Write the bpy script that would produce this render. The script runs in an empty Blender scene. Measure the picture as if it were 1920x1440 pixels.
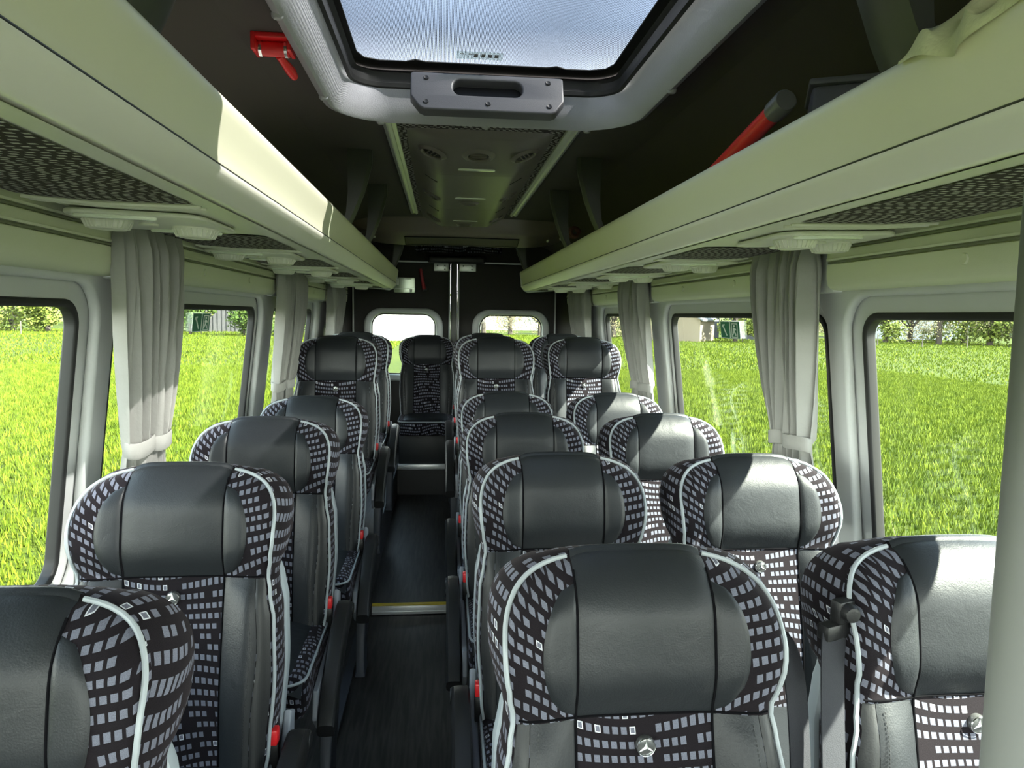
import bpy, bmesh, math, random
from math import sin, cos, pi, radians as R, sqrt
from mathutils import Vector, Matrix
import numpy as np
random.seed(7)
SC = bpy.context.scene
COL = SC.collection
CX = 0.13                     # centre line of the coach

# ------------------------------------------------------------ camera
cam_d = bpy.data.cameras.new('camera'); cam = bpy.data.objects.new('camera', cam_d); COL.objects.link(cam)
cam_d.sensor_width = 36; cam_d.lens = 1330 / 1920 * 36; cam_d.clip_start = 0.02; cam_d.clip_end = 900
_p, _y, _r = R(5.5), R(5.6), R(0.9)
fw = Vector((sin(_y)*cos(_p), cos(_y)*cos(_p), -sin(_p)))
r0 = Vector((cos(_y), -sin(_y), 0)); u0 = r0.cross(fw)
rr = r0*cos(_r) + u0*sin(_r); uu = u0*cos(_r) - r0*sin(_r)
cam.matrix_world = Matrix(((rr.x, uu.x, -fw.x, 0), (rr.y, uu.y, -fw.y, 0), (rr.z, uu.z, -fw.z, 1.5), (0, 0, 0, 1)))
SC.camera = cam
# ------------------------------------------------------------ world
W = bpy.data.worlds.new('sky'); SC.world = W; W.use_nodes = True
nt = W.node_tree; nt.nodes.clear()
o_ = nt.nodes.new('ShaderNodeOutputWorld'); bg = nt.nodes.new('ShaderNodeBackground')
tc = nt.nodes.new('ShaderNodeTexCoord'); sx = nt.nodes.new('ShaderNodeSeparateXYZ'); rp = nt.nodes.new('ShaderNodeValToRGB')
nt.links.new(tc.outputs['Generated'], sx.inputs[0]); nt.links.new(sx.outputs[2], rp.inputs[0])
rp.color_ramp.elements[0].position = 0.0; rp.color_ramp.elements[0].color = (1.0, 0.98, 0.95, 1)
rp.color_ramp.elements[1].position = 0.36; rp.color_ramp.elements[1].color = (0.105, 0.132, 0.175, 1)
nt.links.new(rp.outputs[0], bg.inputs[0]); bg.inputs[1].default_value = 8.5
nt.links.new(bg.outputs[0], o_.inputs[0])
# ------------------------------------------------------------ sun
sun_d = bpy.data.lights.new('sun', 'SUN'); sun_d.energy = 18.5; sun_d.angle = R(0.6); sun_d.color = (1.0, 0.95, 0.86)
sun = bpy.data.objects.new('sun', sun_d); COL.objects.link(sun)
SUN = Vector((-0.68, 0.26, -0.765))
sun.rotation_euler = SUN.to_track_quat('-Z', 'Y').to_euler(); sun.location = (10, -3, 12)
# ------------------------------------------------------------ exposure
vs = SC.view_settings; vs.view_transform = 'Standard'; vs.look = 'None'; vs.gamma = 1; vs.use_curve_mapping = False
vs.exposure = 1.78
SC.cycles.max_bounces = 14; SC.cycles.diffuse_bounces = 8; SC.cycles.transparent_max_bounces = 24
SC.cycles.sample_clamp_indirect = 6

# ============================================================ materials
def newmat(name):
    m = bpy.data.materials.new(name); m.use_nodes = True
    b = m.node_tree.nodes['Principled BSDF']; return m, m.node_tree, b
def pbr(name, col, rough=0.5, metal=0.0, bump=0, bscale=200, spec=0.5, noise=0, nscale=8, coat=0):
    m, t, b = newmat(name)
    b.inputs['Base Color'].default_value = (*col, 1); b.inputs['Roughness'].default_value = rough
    b.inputs['Metallic'].default_value = metal; b.inputs['Specular IOR Level'].default_value = spec
    b.inputs['Coat Weight'].default_value = coat
    c = t.nodes.new('ShaderNodeTexCoord')
    if bump:
        n = t.nodes.new('ShaderNodeTexNoise'); n.inputs['Scale'].default_value = bscale; n.inputs['Detail'].default_value = 3
        bp = t.nodes.new('ShaderNodeBump'); bp.inputs['Strength'].default_value = bump; bp.inputs['Distance'].default_value = 0.002
        t.links.new(c.outputs['Object'], n.inputs[0]); t.links.new(n.outputs[0], bp.inputs['Height']); t.links.new(bp.outputs[0], b.inputs['Normal'])
    if noise:
        n = t.nodes.new('ShaderNodeTexNoise'); n.inputs['Scale'].default_value = nscale; n.inputs['Detail'].default_value = 4
        t.links.new(c.outputs['Object'], n.inputs[0])
        mr = t.nodes.new('ShaderNodeMapRange'); mr.inputs[3].default_value = 1-noise; mr.inputs[4].default_value = 1+noise
        t.links.new(n.outputs[0], mr.inputs[0])
        mx = t.nodes.new('ShaderNodeVectorMath'); mx.operation = 'SCALE'; mx.inputs[0].default_value = col
        t.links.new(mr.outputs[0], mx.inputs['Scale']); t.links.new(mx.outputs[0], b.inputs['Base Color'])
    return m
def math_(t, op, a, b=None, c=None):
    n = t.nodes.new('ShaderNodeMath'); n.operation = op
    for i, v in enumerate((a, b, c)):
        if v is None: continue
        if isinstance(v, (int, float)): n.inputs[i].default_value = v
        else: t.links.new(v, n.inputs[i])
    return n.outputs[0]
def fabric(name, du=0.0140, dv=0.0245, wave=0.010, base=(0.008, 0.006, 0.008), dash=(0.125, 0.130, 0.165), thr=0.14, sheen=0.06, shear=.15, hv=.25, hu=.33):
    m, t, b = newmat(name)
    uv = t.nodes.new('ShaderNodeUVMap'); s = t.nodes.new('ShaderNodeSeparateXYZ'); t.links.new(uv.outputs[0], s.inputs[0])
    u, v = s.outputs[0], s.outputs[1]
    nz = t.nodes.new('ShaderNodeTexNoise'); nz.noise_dimensions = '2D'; nz.inputs['Scale'].default_value = 5; nz.inputs['Detail'].default_value = 0
    t.links.new(uv.outputs[0], nz.inputs[0])
    w = math_(t, 'MULTIPLY', math_(t, 'SINE', math_(t, 'ADD', math_(t, 'MULTIPLY', u, 17.0), math_(t, 'MULTIPLY', v, 9.0))), wave)
    w2 = math_(t, 'MULTIPLY', math_(t, 'SUBTRACT', nz.outputs[0], 0.5), wave*5)
    vv = math_(t, 'DIVIDE', math_(t, 'ADD', math_(t, 'ADD', v, w), w2), dv)
    row = math_(t, 'FLOOR', vv); fv = math_(t, 'FRACT', vv)
    wn = t.nodes.new('ShaderNodeTexWhiteNoise'); wn.noise_dimensions = '1D'; t.links.new(row, wn.inputs['W'])
    us = math_(t, 'ADD', math_(t, 'ADD', math_(t, 'DIVIDE', u, du), math_(t, 'MULTIPLY', wn.outputs[0], 7.0)), math_(t, 'MULTIPLY', fv, shear))
    colm = math_(t, 'FLOOR', us); fu = math_(t, 'FRACT', us)
    wc = t.nodes.new('ShaderNodeTexWhiteNoise'); wc.noise_dimensions = '2D'
    cb = t.nodes.new('ShaderNodeCombineXYZ'); t.links.new(colm, cb.inputs[0]); t.links.new(row, cb.inputs[1]); t.links.new(cb.outputs[0], wc.inputs['Vector'])
    du_ = math_(t, 'ABSOLUTE', math_(t, 'SUBTRACT', fu, 0.5)); dv_ = math_(t, 'ABSOLUTE', math_(t, 'SUBTRACT', fv, 0.5))
    ins = math_(t, 'MULTIPLY', math_(t, 'LESS_THAN', du_, hu), math_(t, 'LESS_THAN', dv_, hv))
    on = math_(t, 'MULTIPLY', ins, math_(t, 'GREATER_THAN', wc.outputs[0], thr))
    core = math_(t, 'MULTIPLY', math_(t, 'LESS_THAN', du_, 0.22), math_(t, 'LESS_THAN', dv_, hv*.72))
    star = math_(t, 'MULTIPLY', math_(t, 'GREATER_THAN', wc.outputs[0], 0.955), math_(t, 'MULTIPLY', ins, math_(t, 'SUBTRACT', 1.0, core)))
    fz = t.nodes.new('ShaderNodeTexNoise'); fz.noise_dimensions = '2D'; fz.inputs['Scale'].default_value = 900; t.links.new(uv.outputs[0], fz.inputs[0])
    mr = t.nodes.new('ShaderNodeMapRange'); mr.inputs[3].default_value = 0.5; mr.inputs[4].default_value = 1.5; t.links.new(fz.outputs[0], mr.inputs[0])
    m1 = t.nodes.new('ShaderNodeMix'); m1.data_type = 'RGBA'; m1.inputs[6].default_value = (*base, 1); m1.inputs[7].default_value = (*dash, 1); t.links.new(on, m1.inputs[0])
    m2 = t.nodes.new('ShaderNodeMix'); m2.data_type = 'RGBA'; m2.inputs[7].default_value = (0.55, 0.56, 0.6, 1); t.links.new(m1.outputs[2], m2.inputs[6]); t.links.new(star, m2.inputs[0])
    sc_ = t.nodes.new('ShaderNodeVectorMath'); sc_.operation = 'SCALE'; t.links.new(m2.outputs[2], sc_.inputs[0]); t.links.new(mr.outputs[0], sc_.inputs['Scale'])
    t.links.new(sc_.outputs[0], b.inputs['Base Color']); b.inputs['Roughness'].default_value = 0.9; b.inputs['Specular IOR Level'].default_value = 0.15
    b.inputs['Sheen Weight'].default_value = sheen; b.inputs['Sheen Roughness'].default_value = 0.4; b.inputs['Sheen Tint'].default_value = (0.8, 0.65, 0.7, 1)
    bp = t.nodes.new('ShaderNodeBump'); bp.inputs['Strength'].default_value = 0.4; bp.inputs['Distance'].default_value = 0.001
    t.links.new(math_(t, 'ADD', fz.outputs[0], on), bp.inputs['Height']); t.links.new(bp.outputs[0], b.inputs['Normal'])
    return m
def glass(name, tint, refl=0.06, dots=False):
    m = bpy.data.materials.new(name); m.use_nodes = True; t = m.node_tree; t.nodes.clear()
    o = t.nodes.new('ShaderNodeOutputMaterial'); tr = t.nodes.new('ShaderNodeBsdfTransparent'); tr.inputs[0].default_value = (*tint, 1)
    g = t.nodes.new('ShaderNodeBsdfGlossy'); g.inputs['Roughness'].default_value = 0.02
    mx = t.nodes.new('ShaderNodeMixShader'); lw = t.nodes.new('ShaderNodeLayerWeight'); lw.inputs[0].default_value = .5
    fr = math_(t, 'MULTIPLY_ADD', math_(t, 'POWER', lw.outputs['Facing'], 4.0), .35, .018)
    t.links.new(fr, mx.inputs[0]); t.links.new(tr.outputs[0], mx.inputs[1]); t.links.new(g.outputs[0], mx.inputs[2])
    last = mx.outputs[0]
    if dots:
        c = t.nodes.new('ShaderNodeTexCoord'); mp = t.nodes.new('ShaderNodeMapping'); mp.inputs['Scale'].default_value = (260, 260, 1)
        t.links.new(c.outputs['Object'], mp.inputs[0]); ck = t.nodes.new('ShaderNodeTexVoronoi'); ck.voronoi_dimensions = '2D'; ck.inputs['Scale'].default_value = 1; ck.inputs['Randomness'].default_value = 0
        t.links.new(mp.outputs[0], ck.inputs[0])
        df = t.nodes.new('ShaderNodeBsdfDiffuse'); df.inputs[0].default_value = (0.02, 0.02, 0.02, 1)
        m2 = t.nodes.new('ShaderNodeMixShader'); t.links.new(math_(t, 'LESS_THAN', ck.outputs['Distance'], 0.3), m2.inputs[0])
        t.links.new(last, m2.inputs[1]); t.links.new(df.outputs[0], m2.inputs[2]); last = m2.outputs[0]
    t.links.new(last, o.inputs[0]); return m

M = {}
M['fabric'] = fabric('dashed velour')
M['fabric_fine'] = fabric('dashed headliner cloth', du=0.021, dv=0.0165, wave=0.004, base=(0.030, 0.024, 0.026), dash=(0.48, 0.47, 0.44), thr=0.03, sheen=0.05, hv=.19, hu=.27)
M['leather'] = pbr('charcoal leather', (0.0135, 0.0155, 0.018), 0.45, bump=0.22, bscale=380, spec=.36, noise=.12, nscale=5)
_t = M['leather'].node_tree; _b = _t.nodes['Principled BSDF']; _n = _t.nodes.new('ShaderNodeTexNoise'); _n.inputs['Scale'].default_value = 16; _n.inputs['Detail'].default_value = 4; _n.inputs['Distortion'].default_value = 1.2
_c = _t.nodes.new('ShaderNodeTexCoord'); _t.links.new(_c.outputs['Object'], _n.inputs[0]); _w = _t.nodes.new('ShaderNodeBump'); _w.inputs['Strength'].default_value = .11; _w.inputs['Distance'].default_value = .012
_t.links.new(_n.outputs[0], _w.inputs['Height']); _p0 = _b.inputs['Normal'].links[0].from_node; _t.links.new(_w.outputs[0], _p0.inputs['Normal'])
M['black_leather'] = pbr('black leather strip', (0.009, 0.010, 0.011), 0.5, bump=0.2, bscale=260)
M['piping'] = pbr('pale grey piping', (0.30, 0.33, 0.35), 0.45)
M['shell'] = pbr('grey blue seat shell plastic', (0.30, 0.34, 0.37), 0.4)
M['seat_grey'] = pbr('light grey seat plastic', (0.28, 0.30, 0.34), 0.45)
M['dark_leg'] = pbr('dark grey leg plastic', (0.045, 0.05, 0.065), 0.5)
M['black'] = pbr('black plastic', (0.012, 0.012, 0.013), 0.42, bump=.2, bscale=500)
M['rubber'] = pbr('black rubber', (0.010, 0.010, 0.010), 0.6)
M['red'] = pbr('red plastic', (0.75, 0.02, 0.025), 0.35)
M['belt'] = pbr('charcoal webbing', (0.018, 0.019, 0.025), 0.85, bump=.4, bscale=600)
M['chrome'] = pbr('chrome', (0.75, 0.76, 0.76), 0.18, 1.0)
M['badge_dark'] = pbr('badge disc', (0.16, 0.165, 0.165), 0.2, .6)
M['wall'] = pbr('bounce tinted wall plastic', (0.58, 0.60, 0.44), 0.5, bump=.15, bscale=500)  # light grey plastic; green bounce off the field is mixed into its colour
M['pillar'] = pbr('grey pillar plastic', (0.50, 0.51, 0.50), 0.5, bump=.15, bscale=500)
M['liner'] = pbr('dark brown grey headliner', (0.068, 0.058, 0.053), 0.85, bump=.3, bscale=600)
M['rear_liner'] = pbr('black door lining', (0.022, 0.020, 0.018), 0.8)
M['rack'] = pbr('satin champagne aluminium', (0.84, 0.82, 0.62), 0.4, .0)
M['rack_low'] = pbr('satin silver aluminium', (0.93, 0.90, 0.80), 0.35, .0)
M['unit'] = pbr('off white plastic', (0.66, 0.65, 0.58), 0.42)
M['lens'] = pbr('frosted lamp lens', (0.75, 0.78, 0.68), 0.15, coat=.5)
M['ac'] = pbr('dark taupe plastic', (0.16, 0.14, 0.125), 0.36, bump=.12, bscale=500)
M['alu'] = pbr('aluminium', (0.75, 0.75, 0.73), 0.35, .55)
M['hatch'] = pbr('grey hatch plastic', (0.33, 0.33, 0.355), 0.45, bump=.35, bscale=300)
M['hatch_handle'] = pbr('grey handle plastic', (0.075, 0.075, 0.082), 0.42, bump=.2, bscale=400)
M['curtain'] = pbr('grey suede curtain cloth', (0.28, 0.275, 0.26), 0.9, bump=.3, bscale=120, noise=.12, nscale=14)
M['win'] = glass('window glass', (0.86, 0.90, 0.86))
M['hatch_glass'] = glass('dotted tinted hatch glass', (0.50, 0.51, 0.52), dots=True)
M['glossgrey'] = pbr('satin grey frame', (0.45, 0.47, 0.46), 0.4)
M['green'] = pbr('safety green', (0.0, 0.13, 0.06), 0.4)
M['white'] = pbr('white print', (0.8, 0.82, 0.78), 0.5)
M['yellow'] = pbr('yellow edge strip', (0.65, 0.48, 0.03), 0.5)
M['cloth'] = pbr('cream microfibre cloth', (0.70, 0.70, 0.42), 0.9, bump=.4, bscale=150)
M['strut'] = pbr('dark green grey bracket', (0.035, 0.038, 0.032), 0.4)
M['box'] = pbr('grey box plastic', (0.10, 0.10, 0.115), 0.55)
M['pole_red'] = pbr('red pole paint', (0.70, 0.035, 0.03), 0.3)
M['pole_grey'] = pbr('dark pole cap', (0.12, 0.12, 0.11), 0.35)
M['pole_paint'] = pbr('grey pole paint', (0.16, 0.165, 0.16), 0.5)
M['groove_shade'] = pbr('olive grey groove', (0.16, 0.17, 0.11), 0.6)  # shade inside the rib grooves, given as a dark colour
M['seam_thread'] = pbr('dark seam', (0.004, 0.004, 0.005), 0.95, spec=.05)
def wood():
    m, t, b = newmat('dark wood effect vinyl')
    c = t.nodes.new('ShaderNodeTexCoord'); mp = t.nodes.new('ShaderNodeMapping'); mp.inputs['Scale'].default_value = (22, 1.6, 1)
    n = t.nodes.new('ShaderNodeTexNoise'); n.inputs['Scale'].default_value = 3; n.inputs['Detail'].default_value = 6; n.inputs['Distortion'].default_value = .6
    t.links.new(c.outputs['Object'], mp.inputs[0]); t.links.new(mp.outputs[0], n.inputs[0])
    rp = t.nodes.new('ShaderNodeValToRGB'); rp.color_ramp.elements[0].position = .35; rp.color_ramp.elements[0].color = (.006, .006, .006, 1)
    rp.color_ramp.elements[1].position = .7; rp.color_ramp.elements[1].color = (.046, .041, .038, 1)
    t.links.new(n.outputs[0], rp.inputs[0]); t.links.new(rp.outputs[0], b.inputs[0]); b.inputs['Roughness'].default_value = .45
    return m
M['floor'] = wood()
def grass_ground():
    m, t, b = newmat('young wheat field')
    c = t.nodes.new('ShaderNodeTexCoord')
    def nz(s, d=4):
        n = t.nodes.new('ShaderNodeTexNoise'); n.inputs['Scale'].default_value = s; n.inputs['Detail'].default_value = d; t.links.new(c.outputs['Object'], n.inputs[0]); return n.outputs[0]
    mx = math_(t, 'ADD', math_(t, 'MULTIPLY', nz(9, 6), .7), math_(t, 'MULTIPLY', nz(.35), .3))
    rp = t.nodes.new('ShaderNodeValToRGB'); e = rp.color_ramp.elements
    e[0].position = .40; e[0].color = (.020, .034, .003, 1); e[1].position = .60; e[1].color = (.042, .056, .005, 1)
    t.links.new(mx, rp.inputs[0]); t.links.new(rp.outputs[0], b.inputs[0]); b.inputs['Roughness'].default_value = .9; b.inputs['Specular IOR Level'].default_value = .1
    return m
M['field'] = grass_ground()
def leafmat(name, a, b2):
    m, t, b = newmat(name)
    oi = t.nodes.new('ShaderNodeTexCoord'); n = t.nodes.new('ShaderNodeTexNoise'); n.inputs['Scale'].default_value = 3.0; t.links.new(oi.outputs['Object'], n.inputs[0])
    rp = t.nodes.new('ShaderNodeValToRGB'); rp.color_ramp.elements[0].position = .35; rp.color_ramp.elements[0].color = (*a, 1); rp.color_ramp.elements[1].position = .65; rp.color_ramp.elements[1].color = (*b2, 1)
    t.links.new(n.outputs[0], rp.inputs[0]); t.links.new(rp.outputs[0], b.inputs[0]); b.inputs['Roughness'].default_value = .8; b.inputs['Specular IOR Level'].default_value = .15
    return m
M['blade'] = leafmat('wheat blades', (.050, .081, .004), (.117, .152, .010))
M['drygrass'] = leafmat('dry tall grass', (.12, .15, .05), (.2, .2, .1))
M['leaf_a'] = leafmat('spring leaves', (.07, .10, .018), (.16, .19, .035))
M['leaf_b'] = leafmat('dark leaves', (.03, .06, .014), (.07, .11, .02))
M['leaf_c'] = leafmat('bare blossoming twigs', (.11, .095, .055), (.19, .175, .08))
M['bark'] = pbr('bark', (.05, .04, .03), .9)
M['barn'] = pbr('weathered grey planks', (.07, .07, .075), .9, noise=.4, nscale=3)
M['beige'] = pbr('beige render', (.20, .165, .115), .9)
M['whitewall'] = pbr('white render', (.5, .5, .48), .9)
M['roof'] = pbr('pale roof sheet', (.15, .16, .17), .8)
M['roofdark'] = pbr('dark roof', (.035, .035, .04), .8)
M['post'] = pbr('grey post', (.10, .09, .07), .9)

# ============================================================ helpers
def tag(o, label=None, cat=None, group=None, kind=None):
    if label: o['label'] = label
    if cat: o['category'] = cat
    if group: o['group'] = group
    if kind: o['kind'] = kind
    return o
def empty(name, loc=(0, 0, 0), rz=0.0, label=None, cat=None, group=None):
    o = bpy.data.objects.new(name, None); COL.objects.link(o); o.location = loc; o.rotation_euler = (0, 0, rz); o.empty_display_size = .05
    return tag(o, label, cat, group)
def link(name, me, mat, parent=None, smooth=True):
    me.materials.clear()
    for m in (mat if isinstance(mat, (list, tuple)) else [mat]): me.materials.append(M[m] if isinstance(m, str) else m)
    o = bpy.data.objects.new(name, me); COL.objects.link(o)
    if parent: o.parent = parent
    if smooth:
        me.shade_smooth()
        try: me.set_sharp_from_angle(angle=R(38))
        except Exception: pass
    return o
def copy_tree(o, parent=None):
    c = o.copy(); COL.objects.link(c)
    if parent: c.parent = parent
    for ch in o.children: copy_tree(ch, c)
    return c
class MB:
    def __init__(s): s.v = []; s.f = []; s.uv = {}
    def add(s, vs, fs):
        n = len(s.v); s.v += [tuple(v) for v in vs]; s.f += [tuple(i+n for i in f) for f in fs]; return n
    def grid(s, pts, close_u=False, close_v=False, uvs=None):
        nu = len(pts); nv = len(pts[0]); n = len(s.v)
        for r_ in pts: s.v += [tuple(p) for p in r_]
        for i in range(nu if close_u else nu-1):
            for j in range(nv if close_v else nv-1):
                a, b = i, (i+1) % nu; c, d = j, (j+1) % nv
                f = (n+a*nv+c, n+b*nv+c, n+b*nv+d, n+a*nv+d)
                if uvs: s.uv[len(s.f)] = (uvs[a][c], uvs[b][c], uvs[b][d], uvs[a][d])
                s.f.append(f)
        return s
    def tube(s, path, r, seg=8, caps=True):
        path = [Vector(p) for p in path]; rings = []
        for i, p in enumerate(path):
            t = (path[min(i+1, len(path)-1)] - path[max(i-1, 0)]).normalized()
            a = t.orthogonal() if i == 0 else (last - t*last.dot(t))
            a.normalize(); last = a; b = t.cross(a)
            rad = r[i] if isinstance(r, (list, tuple)) else r
            rings.append([p + a*cos(2*pi*k/seg)*rad + b*sin(2*pi*k/seg)*rad for k in range(seg)])
        n = len(s.v); s.grid(rings, close_v=True)
        if caps:
            s.f.append(tuple(n+k for k in range(seg))); s.f.append(tuple(n+(len(path)-1)*seg+k for k in reversed(range(seg))))
        return s
    def lathe(s, prof, center, axis='z', seg=24):
        rings = []
        for (r_, h) in prof:
            row = []
            for k in range(seg):
                a = 2*pi*k/seg; x, y = r_*cos(a), r_*sin(a)
                p = {'z': (x, y, h), 'y': (x, h, y), 'x': (h, x, y)}[axis]
                row.append(Vector(center)+Vector(p))
            rings.append(row)
        s.grid(rings, close_v=True); return s
    def box(s, lo, hi):
        (a, b, c), (d, e, f) = lo, hi
        s.add([(a,b,c),(d,b,c),(d,e,c),(a,e,c),(a,b,f),(d,b,f),(d,e,f),(a,e,f)], [(0,3,2,1),(4,5,6,7),(0,1,5,4),(1,2,6,5),(2,3,7,6),(3,0,4,7)]); return s
    def mesh(s, name='m', mtx=None):
        me = bpy.data.meshes.new(name); me.from_pydata(s.v, [], s.f)
        if s.uv:
            l = me.uv_layers.new(name='UVMap')
            for i, p in enumerate(me.polygons):
                u = s.uv.get(i)
                if u:
                    for k, li in enumerate(p.loop_indices): l.data[li].uv = u[k]
        if mtx is not None: me.transform(mtx)
        b = bmesh.new(); b.from_mesh(me); bmesh.ops.remove_doubles(b, verts=b.verts, dist=1e-6); bmesh.ops.recalc_face_normals(b, faces=b.faces); b.to_mesh(me); b.free()
        me.update(); return me
    def obj(s, name, mat, parent=None, smooth=True, mtx=None, bevel=0, seg=2):
        me = s.mesh(name, mtx)
        if bevel: bevel_mesh(me, bevel, seg)
        return link(name, me, mat, parent, smooth)
def bevel_mesh(me, w, seg=2, ang=30):
    b = bmesh.new(); b.from_mesh(me)
    es = [e for e in b.edges if len(e.link_faces) == 2 and e.calc_face_angle(0) > R(ang)]
    bmesh.ops.bevel(b, geom=es, offset=w, segments=seg, profile=.5, affect='EDGES', clamp_overlap=True); b.to_mesh(me); b.free()
def rrect(x0, y0, x1, y1, r, n=8):
    pts = []
    for cx, cy, a0 in ((x1-r, y1-r, 0), (x0+r, y1-r, 90), (x0+r, y0+r, 180), (x1-r, y0+r, 270)):
        for k in range(n+1):
            a = R(a0 + 90*k/n); pts.append((cx+r*cos(a), cy+r*sin(a)))
    return pts
def plate(outer, holes, th, bevel=0.0, mtx=None):
    """flat plate in local XY, thickness +-th/2 in Z, with holes and rounded edges"""
    cu = bpy.data.curves.new('c', 'CURVE'); cu.dimensions = '2D'; cu.fill_mode = 'BOTH'
    for loop in [outer]+holes:
        s = cu.splines.new('POLY'); s.points.add(len(loop)-1)
        for i, p in enumerate(loop): s.points[i].co = (p[0], p[1], 0, 1)
        s.use_cyclic_u = True
    cu.extrude = max(th/2-bevel, 0.0001); cu.bevel_depth = bevel; cu.bevel_resolution = 3 if bevel else 0; cu.offset = -bevel
    o = bpy.data.objects.new('c', cu); COL.objects.link(o)
    me = bpy.data.meshes.new_from_object(o.evaluated_get(bpy.context.evaluated_depsgraph_get()))
    bpy.data.objects.remove(o); bpy.data.curves.remove(cu)
    if mtx is not None: me.transform(mtx)
    b = bmesh.new(); b.from_mesh(me); bmesh.ops.remove_doubles(b, verts=b.verts, dist=1e-5); bmesh.ops.recalc_face_normals(b, faces=b.faces); b.to_mesh(me); b.free()
    return me
def boxuv(me, sc=1.0):
    l = me.uv_layers.get('UVMap') or me.uv_layers.new(name='UVMap')
    for p in me.polygons:
        n = p.normal; ax = max(range(3), key=lambda i: abs(n[i]))
        for li in p.loop_indices:
            c = me.vertices[me.loops[li].vertex_index].co
            l.data[li].uv = {0: (c.y*sc, c.z*sc), 1: (c.x*sc, c.z*sc), 2: (c.x*sc, c.y*sc)}[ax]
    return me
def frame3(origin, xa, ya):
    xa = Vector(xa).normalized(); za = xa.cross(Vector(ya)).normalized(); ya = za.cross(xa)
    return Matrix(((xa.x, ya.x, za.x, origin[0]), (xa.y, ya.y, za.y, origin[1]), (xa.z, ya.z, za.z, origin[2]), (0, 0, 0, 1)))
def profile_extrude(prof, y0, y1, side=None, ny=2):
    """prof: (d, z) pairs from the centre line; side -1/+1; extruded along Y"""
    mb = MB(); rows = []; uvs = []
    for k in range(ny):
        y = y0+(y1-y0)*k/(ny-1); rows.append([(CX+side*d, y, z) for d, z in prof])
        s = 0; ru = []
        for i, (d, z) in enumerate(prof):
            if i: s += math.hypot(d-prof[i-1][0], z-prof[i-1][1])
            ru.append((s, y))
        uvs.append(ru)
    mb.grid(rows, uvs=uvs); return mb
def smoothpts(pts, n=6):
    """Catmull-Rom"""
    out = []; P = [pts[0]]+list(pts)+[pts[-1]]
    for i in range(1, len(P)-2):
        a, b, c, d = [Vector(q) for q in P[i-1:i+3]]
        for k in range(n):
            t = k/n; out.append(.5*((2*b)+(c-a)*t+(2*a-5*b+4*c-d)*t*t+(3*b-a-3*c+d)*t**3))
    out.append(Vector(pts[-1])); return out

# ============================================================ outside
ZG = -0.75
me = MB().add
g = MB(); g.grid([[(x, y, ZG) for y in (-220, 0, 420)] for x in (-350, 0, 350)]); o = g.obj('ground', 'field'); o['kind'] = 'structure'
def blades(name, x0, x1, y0, y1, dens, mat, h=(.12, .22), w=.007, seed=1):
    rng = np.random.default_rng(seed); n = int(abs(x1-x0)*(y1-y0)*dens)
    x = rng.uniform(x0, x1, n); y = rng.uniform(y0, y1, n); a = rng.uniform(0, 2*np.pi, n); hh = rng.uniform(h[0], h[1], n); l = rng.uniform(0, .6, n)*hh; la = rng.uniform(0, 6.28, n)
    ww = w*(1+rng.uniform(0, .6, n))
    v = np.empty((n, 3, 3)); v[:, 0] = np.stack([x-np.cos(a)*ww, y-np.sin(a)*ww, np.full(n, ZG)], 1); v[:, 1] = np.stack([x+np.cos(a)*ww, y+np.sin(a)*ww, np.full(n, ZG)], 1)
    v[:, 2] = np.stack([x+np.cos(la)*l, y+np.sin(la)*l, ZG+hh], 1)
    me = bpy.data.meshes.new(name); me.vertices.add(n*3); me.vertices.foreach_set('co', v.ravel()); me.loops.add(n*3); me.loops.foreach_set('vertex_index', np.arange(n*3))
    me.polygons.add(n); me.polygons.foreach_set('loop_start', np.arange(n)*3); me.update(calc_edges=True)
    o = link(name, me, mat, smooth=False); return o
tag(blades('wheat', -20, -2.6, 3.0, 30, 620, 'blade', seed=2, w=.007, h=(.05,.13)), 'bright green young crop growing in the field left of the coach', 'grass', kind='stuff')
tag(blades('wheat', 3.0, 20, 3.0, 30, 620, 'blade', seed=3, w=.007, h=(.05,.13)), 'bright green young crop growing in the field right of the coach', 'grass', kind='stuff')
for sg, nm, sd in ((-1, 'left', 21), (1, 'right', 22)):
    for q, (xa, xb, ya, yb_, dn) in enumerate(((3.2, 20, 30, 82, 45), (20, 62, 3, 45, 22), (20, 62, 45, 82, 14))):
        o = blades('wheat', min(sg*xa, sg*xb), max(sg*xa, sg*xb), ya, yb_, dn, 'blade', h=(.08, .16), w=.022 if q < 2 else .03, seed=sd*3+q)
        tag(o, ('young crop farther out behind the coach, %s side', 'young crop in the middle distance of the %s field', 'young crop at the far edge of the %s field')[q] % nm, 'grass', kind='stuff')
tag(blades('tall_grass', 4.0, 5.6, 3.6, 6.0, 60, 'drygrass', h=(.25, .55), w=.004, seed=5), 'pale tall grass tuft outside the nearest right side window', 'grass', kind='stuff')

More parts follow.
